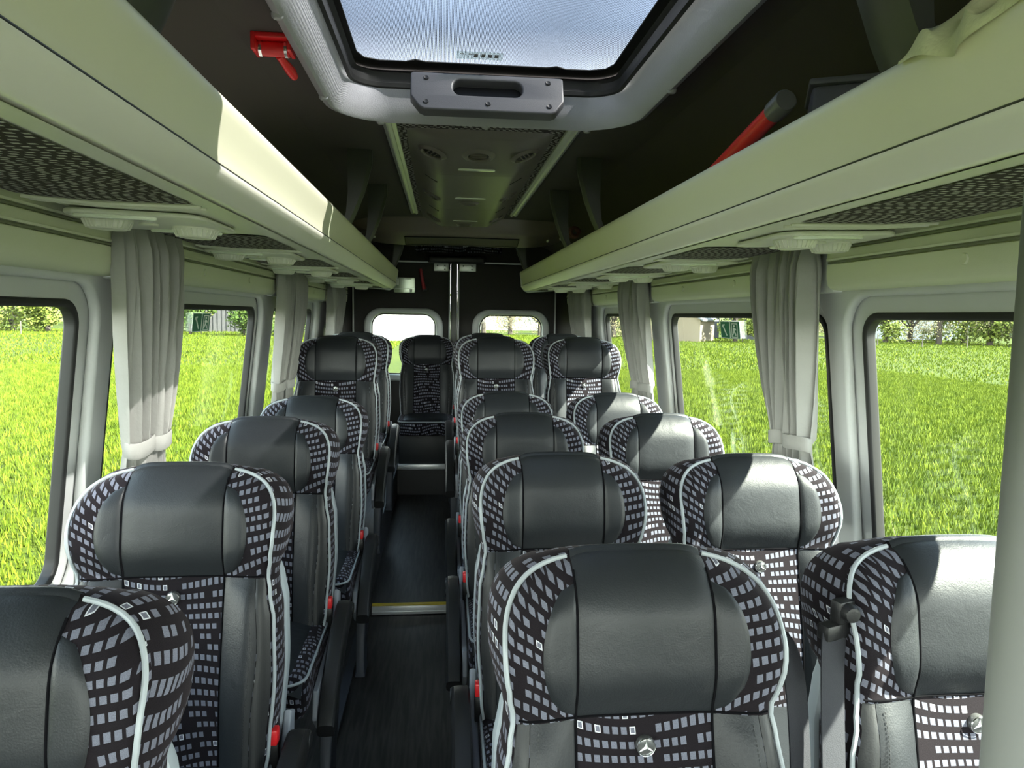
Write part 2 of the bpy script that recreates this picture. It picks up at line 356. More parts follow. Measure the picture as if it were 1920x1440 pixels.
def tree(x, y, h, w, kind, label, grp, seed):
    rnd = random.Random(seed)
    t = empty('tree', (x, y, ZG), 0, label, 'tree', grp)
    tm = MB(); tm.tube([(0, 0, 0), (.1*rnd.uniform(-1, 1), 0, h*.3), (.2*rnd.uniform(-1, 1), .1, h*.55), (0, .1, h*.8)], [w*.05, w*.04, w*.025, .02], 7)
    for k in range(9):
        a = rnd.uniform(0, 6.28); z0 = h*rnd.uniform(.2, .55); L = w*rnd.uniform(.3, .48)
        tm.tube([(0, 0, z0), (cos(a)*L*.5, sin(a)*L*.5, z0+h*.15), (cos(a)*L, sin(a)*L, z0+h*.3)], [w*.02, w*.014, .015], 5)
    tm.obj('trunk', 'bark', t)
    mb = MB(); n = 3600 if kind != 'leaf_c' else 2200
    cl = [(rnd.gauss(0, w*.24), rnd.gauss(0, w*.24), h*rnd.uniform(.10, .90), rnd.uniform(.12, .24)*w) for _ in range(26)]
    s0 = .055 if kind == 'leaf_c' else .10
    for _ in range(n):
        c = rnd.choice(cl); d = Vector((rnd.gauss(0, 1), rnd.gauss(0, 1), rnd.gauss(0, .8))).normalized()*c[3]*rnd.uniform(.5, 1.05)
        p = Vector(c[:3])+d; q = Vector((rnd.uniform(-1, 1), rnd.uniform(-1, 1), rnd.uniform(-1, 1))).normalized(); q2 = q.orthogonal()
        s = s0*rnd.uniform(.7, 1.6)*(h/6)
        mb.add([p-q*s, p+q2*s*.8, p+q*s, p-q2*s*.8], [(0, 1, 2, 3)])
    me = bpy.data.meshes.new('f'); me.from_pydata(mb.v, [], mb.f); link('foliage', me, kind, t, smooth=False)
    return t
def az(px, dist):   # a direction from the coach, written as the photo column it was surveyed from
    d = fw + rr*((px-960)/1330); d.z = 0; d.normalize(); return d.x*dist, d.y*dist
def woodland():
    rng = random.Random(11); mb = MB()
    for side, (a0, a1) in enumerate(((-75, -5.0), (6.5, 78))):
        n = int((a1-a0)*2.2)
        for k in range(n):
            a = R(a0+(a1-a0)*k/n); d = rng.uniform(150, 185); r_ = rng.uniform(5, 8); hh = rng.uniform(5, 10)
            cxx, cyy = sin(a)*d, cos(a)*d; rows = []
            for i in range(9):
                ph = pi/2*i/8; row = []
                for j in range(14):
                    th = 2*pi*j/14; q = 1+rng.uniform(-.16, .16); row.append((cxx+r_*q*cos(ph)*cos(th), cyy+r_*q*cos(ph)*sin(th), ZG+hh*sin(ph)*q))
                rows.append(row)
            mb.grid(rows, close_v=True)
    tag(mb.obj('distant_woodland', 'leaf_far', smooth=False), 'hazy green band of distant woodland along the horizon', 'trees', kind='stuff')
M['leaf_far'] = leafmat('hazy distant foliage', (.055, .075, .035), (.12, .135, .06)); woodland()
TREES = [(28,88,7.5,7,'leaf_c'),(95,84,6.5,5,'leaf_a'),(-60,86,7,7,'leaf_a'),(335,80,6.5,6,'leaf_a'),(360,74,5.5,3,'leaf_b'),(462,70,5,4,'leaf_b'),
  (210,112,9,9,'leaf_a'),(560,70,7,5,'leaf_b'),(600,85,8,7,'leaf_a'),(815,95,6,5,'leaf_a'),(905,75,5.5,6,'leaf_c'),(955,85,6.5,6,'leaf_c'),(1010,80,6,5,'leaf_c'),
  (1080,90,7,7,'leaf_a'),(1148,80,7,6,'leaf_c'),(1190,84,6.5,6,'leaf_a'),(1375,74,6.5,4.5,'leaf_a'),(1422,72,5.5,3,'leaf_a'),(1490,104,7,6,'leaf_a'),
  (1655,86,7,6,'leaf_a'),(1700,90,6.5,6,'leaf_c'),(1755,84,7.5,6,'leaf_c'),(1800,92,7,7,'leaf_a'),(1850,86,7.5,6,'leaf_a'),(1900,84,7,6,'leaf_c'),(1960,88,8,8,'leaf_a'),(1545,96,8,6,'leaf_c')]
KL = {'leaf_a': 'leafy spring green', 'leaf_b': 'dense dark green', 'leaf_c': 'sparse half bare brownish'}
for i, (px, d, h, w, k) in enumerate(TREES):
    x, y = az(px, d)
    side = 'beyond the left field' if px < 640 else ('behind the coach, through the rear door windows' if px < 1060 else 'beyond the right field')
    tree(x, y, h, w, k, KL[k]+' tree '+side, 'trees '+side+' '+KL[k], i)
def building(name, px, dist, w, dp, hw, hr, wm, rm, label, rz=0, plank=False):
    x, y = az(px, dist); t = empty(name, (x, y, ZG), -math.atan2(x, y)+rz, label, 'building')
    b = MB(); b.box((-w/2, 0, 0), (w/2, dp, hw)); b.add([(-w/2, dp/2, hw+hr), (-w/2, 0, hw), (-w/2, dp, hw), (w/2, dp/2, hw+hr), (w/2, 0, hw), (w/2, dp, hw)], [(0, 1, 2), (3, 5, 4)]); b.obj('wall', wm, t, smooth=False)
    r_ = MB(); e = .35
    for s in (0, 1):
        y0 = -e if s == 0 else dp+e; z0 = hw-e*hr/(dp/2)
        r_.add([(-w/2-e, y0, z0), (w/2+e, y0, z0), (w/2+e, dp/2, hw+hr), (-w/2-e, dp/2, hw+hr), (-w/2-e, y0, z0+.15), (w/2+e, y0, z0+.15), (w/2+e, dp/2, hw+hr+.15), (-w/2-e, dp/2, hw+hr+.15)], [(0,1,2,3),(4,5,6,7),(0,1,5,4),(1,2,6,5),(2,3,7,6),(3,0,4,7)])
    r_.obj('roof', rm, t, smooth=False)
    if plank:
        p = MB()
        for k in range(int(w/.45)): p.box((-w/2+k*.45, -.06, 0), (-w/2+k*.45+.07, 0, hw))
        p.obj('batten', 'roofdark', t, smooth=False)
    return t
building('barn', 425, 84, 7, 6, 3.6, 1.5, 'barn', 'roofdark', 'weathered grey plank barn at the edge of the left field', plank=True)
building('shed', 1290, 86, 6.5, 6, 3.2, 1.6, 'barn', 'roof', 'grey shed with pale roof beside the beige house')
building('house', 1322, 74, 5.5, 5, 2.2, 1.4, 'beige', 'roof', 'beige gabled outbuilding beyond the right field', rz=pi/2-.25)
building('barn', 1410, 84, 5.5, 5, 3.4, 1.2, 'barn', 'roofdark', 'dark grey barn right of the exit sticker beyond the right field')
building('house', 752, 60, 5.5, 6, 4.8, 2.2, 'whitewall', 'roofdark', 'white house seen through the left rear door window')
building('house', 1690, 105, 14, 6, 3.2, 1.8, 'whitewall', 'roofdark', 'low white farmhouse behind the trees far beyond the right field')
building('house', 930, 110, 16, 6, 2.6, 1.2, 'whitewall', 'roof', 'long low pale building seen through the right rear door window')
for i in range(26):
    px = -40+i*84
    x, y = az(px, 74); side = 'left' if px < 800 else 'right'
    if 680 < px < 1060: continue
    o = MB().tube([(0, 0, 0), (.02, 0, 1.15)], .05, 6).obj('fence_post', 'post'); o.location = (x, y, ZG)
    tag(o, 'thin weathered post of the %s field edge fence' % side, 'post', 'fence posts along the %s field' % side)

# ============================================================ floor, ceiling, walls
def struct(o): o['kind'] = 'structure'; return o
m = MB(); m.box((-1.05, -1.9, -.06), (1.35, 3.47, 0)); struct(m.obj('floor', 'floor', smooth=False))
m = MB(); m.box((-1.05, 3.47, -.06), (1.35, 5.68, .045)); struct(m.obj('floor', 'floor', smooth=False))
m = MB(); m.box((-1.05, 5.70, -.06), (1.35, 6.5, .29)); struct(m.obj('floor', 'floor', smooth=False))
m = MB(); m.box((-.345, 5.685, .045), (.06, 5.70, .26)); struct(m.obj('trim_1', 'black', smooth=False))
m = MB(); m.box((-.36, 5.665, .255), (.065, 5.71, .297)); struct(m.obj('trim_2', 'alu', bevel=.004))
m = MB(); m.box((-.345, 3.455, .004), (.04, 3.50, .047)); m.box((-.345, 3.45, .018), (.04, 3.456, .022)); struct(m.obj('trim_3', 'alu', bevel=.003))
m = MB(); m.box((-.345, 3.462, .0475), (.04, 3.492, .0505)); struct(m.obj('trim_4', 'yellow', smooth=False))
# raised platforms beside the aisle under the last rows
for s, nm in ((-1, 'left'), (1, 'right')):
    xa, xb = (-1.0, -.36) if s < 0 else (.06, 1.3)
    m = MB(); m.box((xa, 3.62, 0), (xb, 5.684, .29)); struct(m.obj('platform_'+nm, 'floor', smooth=False, bevel=.01))
    xe = xb if s < 0 else xa
    m = MB(); m.box((xe-.006, 3.61, .27), (xe+.006, 5.66, .298)); struct(m.obj('trim_%d' % (5 if s < 0 else 6), 'dark_leg', smooth=False))
# seat rail strip on the floor
m = MB(); m.box((-.40, -.5, 0), (-.365, 3.45, .012)); struct(m.obj('trim_7', 'dark_leg', smooth=False))

HX0, HX1, HY0, HY1 = -.285, .545, 1.09, 2.34
me = plate([(CX-.62, -1.9), (CX+.62, -1.9), (CX+.62, 6.5), (CX-.62, 6.5)], [rrect(HX0-.045, HY0-.05, HX1+.045, HY1+.002, .17)], .03, 0, Matrix.Translation((0, 0, 2.165)))
struct(link('ceiling', me, 'liner', smooth=False))
for s, nm in ((-1, 'left'), (1, 'right')):
    pr = [(.615, 2.15), (.72, 2.135), (.82, 2.10), (.90, 2.04), (.955, 1.96), (.985, 1.86), (1.0, 1.735), (1.03, 1.735), (1.03, 1.9), (.98, 2.05), (.88, 2.15), (.62, 2.18)]
    struct(profile_extrude(pr, -1.9, 6.5, s).obj('ceiling', 'liner'))
WINS = [(.55, 1.915), (2.10, 3.62), (3.93, 5.13)]
FW_ = [(-1.25, .15)]
ZB, ZT = .78, 1.522
tilt = .12
wn = 0
for s, nm in ((-1, 'left'), (1, 'right')):
    # window carrying wall, leaning inwards towards the top
    def mt(xoff):   # local x -> Y, local y -> Z with tilt
        return Matrix(((0, -s*tilt, s, CX+s*(1.02+xoff)+s*tilt*1.5), (1, 0, 0, 0), (0, 1, 0, 0), (0, 0, 0, 1)))
    holes = [rrect(a, ZB, b, ZT, .07) for a, b in WINS+FW_]
    me = plate([(-1.9, .0), (6.5, .0), (6.5, 1.75), (-1.9, 1.75)], holes, .02, .004, mt(.045))
    struct(link('wall_'+nm, me, 'pillar'))
    # inner lining with wider soft openings
    holes = [rrect(a-.045, ZB-.04, b+.045, ZT+.045, .11, 10) for a, b in WINS+FW_]
    me = plate([(-1.9, .02), (6.47, .02), (6.47, 1.60), (-1.9, 1.60)], holes, .03, .013, mt(.018))
    struct(link('wall_'+nm, me, 'pillar'))
    # upper panel with a rounded lower lip and two ribs
    pr = [(1.012, 1.585), (.985, 1.588), (.972, 1.60), (.968, 1.62), (.966, 1.658), (.977, 1.660), (.977, 1.667), (.9645, 1.669), (.963, 1.674), (.966, 1.678), (.966, 1.696), (.977, 1.698), (.977, 1.705), (.9645, 1.707), (.963, 1.712), (.966, 1.716), (.967, 1.745), (1.02, 1.745)]
    for (ya, yb) in ((-1.9, 1.965), (2.05, 3.70), (3.84, 5.20), (5.24, 6.47)):
        struct(profile_extrude(pr, ya, yb, s, 3).obj('trim_%d' % (8 if s < 0 else 9), 'wall'))
    for zz in (1.6635, 1.7015):
        gm = MB()
        for (ya, yb) in ((-1.9, 1.96), (2.055, 3.695), (3.845, 5.195), (5.245, 6.46)):
            x = CX+s*.9655; gm.box((min(x, x+s*.004), ya, zz-.0028), (max(x, x+s*.004), yb, zz+.0028))
        struct(gm.obj('trim_%d' % (20 if s < 0 else 21), 'groove_shade', smooth=False))  # added thin strips whose dark colour stands for shade in the grooves
    for k, (ya, yb) in enumerate(((1.965, 2.05), (3.70, 3.84), (5.20, 5.24))):
        m = MB(); xa = CX+s*.982; m.box((min(xa, CX+s*1.03), ya-.01, 1.58), (max(xa, CX+s*1.03), yb+.01, 1.745)); struct(m.obj('trim_%d' % (10+k+(3 if s > 0 else 0)), 'pillar', bevel=.008))
    # windows: rubber seal + pane
    for (a, b) in WINS+FW_:
        wn += 1
        w = empty('window_%d' % wn, (CX+s*1.1, (a+b)/2, ZB)); struct(w)
        inv = Matrix.Translation((-w.location.x, -w.location.y, -w.location.z))
        me = plate(rrect(a-.002, ZB-.002, b+.002, ZT+.002, .072), [rrect(a+.018, ZB+.018, b-.018, ZT-.018, .055)], .032, .006, inv @ mt(.045)); link('seal', me, 'rubber', w)
        me = plate(rrect(a+.01, ZB+.01, b-.01, ZT-.01, .06), [], .004, 0, inv @ mt(.058)); link('pane', me, 'win', w, smooth=False)
    # button caps on the upper panel
    for y in ((1.42,) if s > 0 else ()) + (2.62, 3.2, 4.25, 4.75):
        c = MB().lathe([(0, 0), (.011, 0), (.0125, .002), (.0125, .006)], (0, 0, 0), 'x', 20).obj('screw_cap', 'wall')
        c.location = (CX+s*.9625, y, 1.635)
        if s < 0: c.rotation_euler = (0, 0, pi)
        c.location.x = CX+s*.9625 if s > 0 else CX-.9625
        near = {1.42: 'above the nearest window', 2.62: 'above the front half of the middle window', 3.2: 'above the rear half of the middle window', 4.25: 'above the front half of the last window', 4.75: 'above the rear half of the last window'}[y]
        tag(c, 'grey screw cap on the %s wall %s' % (nm, near), 'cap')
# exterior skin closes the wall above/below is the wall itself
# rear doors
for s, nm, n in ((-1, 'left', 1), (1, 'right', 2)):
    a, b = (-.80, .065) if s < 0 else (.125, 1.02)
    d = empty('door_%d' % n, ((a+b)/2, 6.45, 0)); struct(d)
    cx_ = -.352 if s < 0 else .612
    wo = rrect(cx_-.285, .96, cx_+.285, 1.503, .11, 10)
    T = frame3((0, 6.46, 0), (1, 0, 0), (0, 0, 1)); inv = Matrix.Translation((-d.location.x, -6.45, 0))
    link('lining', plate([(a, .30), (b, .30), (b, 1.955), (a, 1.955)], [wo], .03, .004, inv @ T), 'rear_liner', d)
    link('window_surround', plate(rrect(cx_-.352, .90, cx_+.352, 1.553, .16, 10), [wo], .05, .022, inv @ Matrix.Translation((0, -.018, 0)) @ T), 'glossgrey', d)
    link('seal', plate(rrect(cx_-.288, .957, cx_+.288, 1.506, .112, 10), [rrect(cx_-.275, .97, cx_+.275, 1.493, .10, 10)], .02, .003, inv @ T), 'rubber', d)
    link('pane', plate(rrect(cx_-.28, .965, cx_+.28, 1.498, .105, 10), [], .004, 0, inv @ Matrix.Translation((0, .01, 0)) @ T), 'win', d, smooth=False)
    hx = -.795 if s < 0 else 1.015
    m = MB().box((hx-.006, 6.42, .3), (hx+.006, 6.44, 1.94)); m.obj('edge_strip', 'glossgrey', d, mtx=inv, bevel=.003)
    ex = .055 if s < 0 else .135
    MB().box((ex-.007, 6.41, .3), (ex+.007, 6.44, 1.90)).obj('edge_strip', 'glossgrey', d, mtx=inv, bevel=.003)
    # metal door lock plate at the top
    x0, x1 = (-.085, .045) if s < 0 else (.14, .29)
    lp = MB().box((x0, 6.415, 1.885), (x1, 6.43, 1.955)).obj('lock_plate', 'alu', d, mtx=inv, bevel=.006)
    q = MB()
    for (px_, pz) in ((.25, .7), (.75, .7), (.75, .25)): q.lathe([(0, 6.407), (.006, 6.407), (.007, 6.416)], (x0+(x1-x0)*px_, 0, 1.885+.07*pz), 'y', 12)
    q.obj('bolt', 'black', lp, mtx=inv)
    # top rail of the door
    xa, xb = (-.42, x0) if s < 0 else (x1, .70)
    MB().tube([(xa, 6.42, 1.965), (xb, 6.42, 1.962)], .008, 8).obj('top_rail', 'alu', d, mtx=inv)
m = MB(); m.box((.066, 6.42, .3), (.124, 6.47, 1.97)); struct(m.obj('trim_16', 'strut', bevel=.012))
m = MB(); m.box((-1.0, 6.475, -.06), (-.80, 6.50, 2.15)); m.box((1.02, 6.475, -.06), (1.30, 6.50, 2.15)); m.box((-.80, 6.475, 1.955), (1.02, 6.5, 2.15)); m.box((-.8, 6.475, -.06), (1.02, 6.5, .93)); struct(m.obj('wall_rear', 'rear_liner', smooth=False))
for s in (-1, 1):   # black corner columns beside the doors
    m = MB(); x0 = -.80 if s < 0 else 1.02; x1 = -.98 if s < 0 else 1.21
    m.add([(x0, 6.47, .29), (x1, 6.0, .29), (x1, 6.47, .29), (x0, 6.47, 2.1), (x1, 6.0, 2.1), (x1, 6.47, 2.1)], [(0, 1, 2), (3, 5, 4), (0, 1, 4, 3), (1, 2, 5, 4), (2, 0, 3, 5)]); struct(m.obj('trim_17' if s < 0 else 'trim_18', 'rear_liner', bevel=.01))
m = MB(); m.box((-.14, 6.37, 1.955), (.37, 6.47, 2.02)); struct(m.obj('trim_19', 'black', bevel=.02, seg=3))
# front of the coach with the windscreen (behind the camera)
me = plate([(-1.05, -.06), (1.35, -.06), (1.35, 2.2), (-1.05, 2.2)], [rrect(-.85, .80, 1.11, 2.02, .12)], .04, 0, frame3((0, -1.9, 0), (1, 0, 0), (0, 0, 1)))
struct(link('wall_front', me, 'pillar', smooth=False))
me = plate(rrect(-.86, .79, 1.12, 2.03, .12), [], .005, 0, frame3((0, -1.91, 0), (1, 0, 0), (0, 0, 1))); struct(link('window_9', me, 'win', smooth=False))

# ============================================================ roof hatch
hatch = empty('roof_hatch', (CX, 1.76, 2.15), 0, 'glazed roof hatch with grey frame and dotted tinted pane', 'roof hatch')
hinv = Matrix.Translation((-CX, -1.76, -2.15))
def rloops(loops, closed_end=False):
    mb = MB(); rows = []
    for (x0, y0, x1, y1, r_, z) in loops: rows.append([(x, y, z) for x, y in rrect(x0, y0, x1, y1, r_, 10)])
    mb.grid(rows, close_v=True); return mb
rloops([(-.360, 0.97, .620, 2.37, .20, 2.152), (-.357, 0.973, .617, 2.365, .20, 2.118), (-.347, 0.983, .607, 2.345, .19, 2.103), (-.332, 1.0, .592, 2.33, .18, 2.098),
        (-.322, 1.015, .582, 2.322, .165, 2.106), (-.304, 1.04, .564, 2.314, .14, 2.15), (-.294, 1.06, .554, 2.310, .12, 2.19), (-.287, 1.075, .547, 2.307, .10, 2.20)]).obj('hatch_frame', 'hatch', hatch, mtx=hinv)
rloops([(-.286, 1.08, .546, 2.308, .10, 2.196), (-.276, 1.09, .536, 2.302, .09, 2.20), (-.274, 1.09, .534, 2.300, .09, 2.212), (-.280, 1.08, .540, 2.306, .09, 2.215), (-.278, 1.08, .538, 2.304, .09, 2.235), (-.266, 1.10, .526, 2.298, .08, 2.242), (-.30, 1.04, .56, 2.34, .1, 2.25), (-.30, 1.04, .56, 2.38, .1, 2.275)]).obj('hatch_seal', 'rubber', hatch, mtx=hinv)
link('hatch_pane', plate(rrect(-.31, 1.03, .57, 2.39, .1), [], .005, 0, hinv @ Matrix.Translation((0, 0, 2.285))), 'hatch_glass', hatch, smooth=False)
# black border of the pane with the raised middle part
bo = [(-.30, 2.40), (-.30, 1.04), (-.262, 1.04), (-.262, 2.24), (-.245, 2.285), (-.20, 2.305), (-.12, 2.305), (-.09, 2.285), (-.06, 2.30), (.32, 2.30), (.35, 2.285), (.38, 2.305), (.46, 2.305), (.505, 2.285), (.522, 2.24), (.522, 1.04), (.56, 1.04), (.56, 2.40)]
link('pane_border', plate(bo, [], .004, 0, hinv @ Matrix.Translation((0, 0, 2.279))), 'rubber', hatch, smooth=False)
hm = hinv @ frame3((CX, 2.225, 2.160), (1, 0, 0), (0, .42, .9))
hh = link('hatch_handle', plate([(-.190, -.068), (.190, -.068), (.205, -.06), (.232, -.02), (.232, .02), (.232, .062), (.225, .068), (-.225, .068), (-.232, .062), (-.232, .02), (-.232, -.02), (-.205, -.06)], [rrect(-.105, -.012, .105, .046, .025)], .036, .006, hm), 'hatch_handle', hatch)
MB().box((-.11, -.02, -.03), (.11, .05, -.02)).obj('recess', 'black', hh, mtx=hm)
for k, (x, z) in enumerate(((-.185, .045), (.185, .045), (-.185, -.043), (.185, -.043), (0, -.043))):
    MB().lathe([(0, .0205), (.004, .0205), (.0065, .0215), (.0085, .019)], (x, z, 0), 'z', 14).obj('screw', 'black', hh, mtx=hm)
for x, y in ((-.340, 1.55), (-.338, 2.1), (.60, 1.9), (-.2, 2.335), (CX, 2.337), (.46, 2.335)):
    MB().lathe([(0, 2.094), (.008, 2.094), (.012, 2.098), (.013, 2.104)], (x, y, 0), 'z', 12).obj('screw', 'hatch', hatch, mtx=hinv)
MB().box((.035, 2.20, 2.2805), (.175, 2.262, 2.2812)).obj('approval_sticker', glass('pale film', (.86, .90, .86)), hatch, mtx=hinv)
for dx in (.045, .07, .088, .11, .13, .15): MB().box((dx, 2.215, 2.2798), (dx+.012, 2.222+.02*(dx > .08), 2.2803)).obj('sticker_print', 'hatch', hatch, mtx=hinv)

# ============================================================ luggage racks
def rack(s, nm):
    t = empty('luggage_rack', (CX+s*.7, 2.5, 1.7), 0, 'long champagne grey overhead luggage rack along the %s side wall' % nm, 'luggage rack', None)
    inv = Matrix.Translation((-t.location.x, -t.location.y, -t.location.z))
    up = [(.535, 1.80), (.53, 1.835), (.522, 1.853), (.51, 1.860), (.499, 1.858), (.492, 1.848), (.491, 1.835), (.496, 1.815), (.503, 1.79), (.508, 1.765), (.509, 1.750), (.512, 1.746)]
    up = [(p.x, p.y) for p in smoothpts([Vector((a, b, 0)) for a, b in up], 3)]
    Y0, Y1 = -.6, 5.82
    profile_extrude(up, Y0, Y1, s).obj('lip', 'rack', t, mtx=inv)
    MB().tube([(CX+s*.5075, Y0, 1.7472), (CX+s*.5075, Y1, 1.7472)], .0016, 6).obj('joint_line', 'strut', t, mtx=inv)
    lo = [(.512, 1.748), (.506, 1.745), (.5055, 1.740), (.509, 1.734), (.536, 1.704), (.542, 1.7015), (.550, 1.7015), (.556, 1.706), (.57, 1.706)]
    profile_extrude(lo, Y0, Y1, s).obj('lower_rail', 'rack_low', t, mtx=inv)
    bt = [(.565, 1.703), (.60, 1.7025), (.63, 1.704), (.80, 1.708), (.93, 1.718), (.955, 1.728), (.967, 1.745), (.967, 1.76), (.55, 1.76), (.535, 1.80)]
    profile_extrude(bt, Y0, Y1, s).obj('bottom_panel', 'unit', t, mtx=inv)
    for k, (a, b) in enumerate(((-.5, .20), (.62, 1.43), (1.98, 2.40), (2.82, 3.24), (3.68, 4.10), (4.52, 4.94), (5.36, 5.72))):
        fp = [(.605, 1.7005), (.645, 1.7015), (.70, 1.7025), (.80, 1.704), (.90, 1.7105), (.925, 1.714)]
        profile_extrude(fp, a, b, s).obj('fabric_insert', 'fabric_fine', t, mtx=inv)
    for y in (1.46, 2.42, 3.26, 4.12, 4.96):   # raised cross ridges beside the inserts
        r_ = MB()
        for dy in (0, .03): r_.tube([(CX+s*d, y+dy, z) for d, z in ((.60, 1.7005), (.80, 1.703), (.93, 1.713))], .004, 6)
        r_.obj('cross_ridge', 'unit', t, mtx=inv)
    # end cap
    cap = [(.491, 1.848), (.499, 1.862), (.52, 1.86), (.60, 1.83), (.967, 1.83), (.967, 1.72), (.63, 1.695), (.565, 1.688), (.53, 1.702), (.504, 1.735)]
    link('end_cap', plate([(s*d, z) for d, z in cap], [], .03, .008, inv @ frame3((CX, Y1+.01, 0), (1, 0, 0), (0, 0, 1))), 'pillar', t)
    for y, wd in ((.98, .11), (2.96, .05), (3.72, .05), (5.62, .05)):
        st = MB(); rows = []
        for d0, d1, z in ((.415, .515, 2.155), (.418, .512, 2.09), (.448, .512, 1.98), (.480, .520, 1.90), (.510, .545, 1.84), (.525, .57, 1.76)):
            hw = wd*.45; rows.append([(CX+s*d0, y-hw*.4, z), (CX+s*(d0+.012), y-hw, z), (CX+s*d1, y-hw, z), (CX+s*d1, y+hw, z), (CX+s*(d0+.012), y+hw, z), (CX+s*d0, y+hw*.4, z)])
        st.grid(rows, close_v=True); st.obj('support_strut', 'strut', t, mtx=inv)
    return t
rack(-1, 'left'); rack(1, 'right')

# passenger service units under the racks
def service_unit():
    u = empty('service_unit', (0, 0, 0))
    # local: x towards the wall, y along the coach, z up ; plate hangs 0..-0.012
    link('panel', plate(rrect(-.15, -.15, .14, .15, .05, 8), [], .010, .004, Matrix.Translation((0, 0, .001))), 'unit', u)
    for sx_, sy in ((-.075, -.055), (.075, .055)):
        v = MB().lathe([(.028, -.002), (.030, -.020), (.036, -.027), (.044, -.022), (.052, -.003)], (sx_, sy, 0), 'z', 28).obj('air_vent', 'unit', u)
        q = MB()
        for k in range(-2, 3):
            L = sqrt(max(.031**2-(k*.011)**2, 0)); q.box((sx_-L, sy+k*.011-.0015, -.024), (sx_+L, sy+k*.011+.0015, -.003))
        q.obj('vent_slat', 'unit', v)
        rb = MB()
        for k in range(26):
            a = 2*pi*k/26; rb.tube([(sx_+cos(a)*.0415, sy+sin(a)*.0415, -.0250), (sx_+cos(a)*.050, sy+sin(a)*.050, -.0085)], .0020, 4)
        rb.obj('grip_ribs', 'unit', v)
    for sy in (-.125, .125):
        pts = [(.085*cos(a)+(.03 if sy > 0 else -.03), .017*sin(a)) for a in [2*pi*k/28 for k in range(28)]]
        link('reading_lamp', plate(pts, [], .010, .004, Matrix.Translation((0, sy, -.006))), 'lens', u)
    link('button', plate([(.022*cos(2*pi*k/20), .016*sin(2*pi*k/20)) for k in range(20)], [], .008, .003, Matrix.Translation((.01, 0, -.006))), 'unit', u)
    return u
su = service_unit(); first = True
WH = ['nearest the camera', 'second from the camera', 'third from the camera', 'fourth from the camera', 'furthest at the rear']
for s, nm in ((-1, 'left'), (1, 'right')):
    for k, y in enumerate((1.72, 2.61, 3.46, 4.31, 5.15)):
        o = su if first else copy_tree(su); first = False
        o.location = (CX+s*.79, y, 1.700); o.rotation_euler = (0, 0, 0) if s > 0 else (0, 0, pi)
        o.rotation_euler.y = -.03*1
        tag(o, 'off white reading lamp and air vent unit under the %s rack, %s' % (nm, WH[k]), 'air vent', 'service units under the racks')

# ============================================================ ceiling air unit, rails, rear duct
for s, x in ((-1, CX-.315), (1, CX+.315)):
    m = MB(); m.grid([[(x+dx, y, z) for dx, z in ((-.022, 2.15), (-.022, 2.136), (-.010, 2.130), (-.006, 2.137), (.006, 2.137), (.010, 2.130), (.022, 2.136), (.022, 2.15))] for y in (2.40, 4.62)])
    tag(m.obj('ceiling_rail', 'alu'), 'silver grooved rail on the ceiling, %s of the air unit' % ('left' if s < 0 else 'right'), 'rail')
m = MB(); m.grid([[(x, y, 2.146) for y in (2.42, 4.62)] for x in (CX-.295, CX+.295)], uvs=[[(x, y) for y in (2.42, 4.62)] for x in (CX-.295, CX+.295)])
tag(m.obj('ceiling_panel', 'fabric_fine', smooth=False), 'dashed fabric panel between the two silver ceiling rails', 'panel')
au = empty('air_unit', (CX, 3.5, 2.15), 0, 'dark taupe ceiling air unit with round vents and lamp strips', 'air conditioner')
ainv = Matrix.Translation((-CX, -3.5, -2.15))
def ac_z(d, y):      # underside height
    e1 = min(1, max(0, (y-2.56)/.42)); e2 = min(1, max(0, (4.88-y)/.25)); dep = min(.016*min(1, (y-2.56)/.02)+.060*e1**.9, .078*sqrt(max(1-(1-e2)**2.2, 0)))
    w = .27
    a = abs(d)/w; side = 1 if a < .56 else max(0, 1-((a-.56)/.44)**1.15)
    return 2.15-.002-dep*side
rows = []
for iy in range(61):
    y = 2.56+(4.88-2.56)*(iy/60)**1.25; rows.append([(CX+.27*sin(pi/2*k/14), y, ac_z(.27*sin(pi/2*k/14), y)) for k in range(-14, 15)])
MB().grid(rows).obj('housing', 'ac', au, mtx=ainv)
def acpt(d, y):
    z = ac_z(d, y); e = .01; nx = -(ac_z(d+e, y)-ac_z(d-e, y))/(2*e); ny = -(ac_z(d, y+e)-ac_z(d, y-e))/(2*e)
    n = Vector((nx, ny, 1)).normalized()*-1; return Vector((CX+d, y, z)), n
for (d, y, r_) in ((-.175, 2.76, .048), (0, 2.76, .054), (.175, 2.76, .048), (-.19, 3.62, .044), (0, 3.72, .044), (.19, 3.62, .044), (-.19, 4.46, .044), (0, 4.60, .044), (.19, 4.46, .044)):
    p, n = acpt(d, y); q = n.to_track_quat('Z', 'Y').to_matrix().to_4x4(); T = ainv @ Matrix.Translation(p) @ q
    v = MB().lathe([(r_*.35, -.012), (r_*.72, -.010), (r_*.76, .006), (r_*.9, .010), (r_*1.0, .006), (r_*1.12, .004), (r_*1.2, 0)], (0, 0, 0), 'z', 28).obj('round_vent', 'ac', au, mtx=T)
    b = MB()
    for k in (-1, 0, 1):
        L = r_*.62*sqrt(1-(k*.4)**2); b.box((-L, k*r_*.3-.002, -.004), (L, k*r_*.3+.002, .006))
    b.obj('vent_slat', 'ac', v, mtx=T); MB().lathe([(0, .001), (r_*.75, .001)], (0, 0, 0), 'z', 20).obj('vent_hole', 'rubber', v, mtx=T)
for y in (2.92, 3.57, 4.42):
    p, n = acpt(0, y)
    l = link('lamp_strip', plate(rrect(-.075, -.014, .075, .014, .013), [], .008, .003, ainv @ Matrix.Translation(p)), 'lens', au)
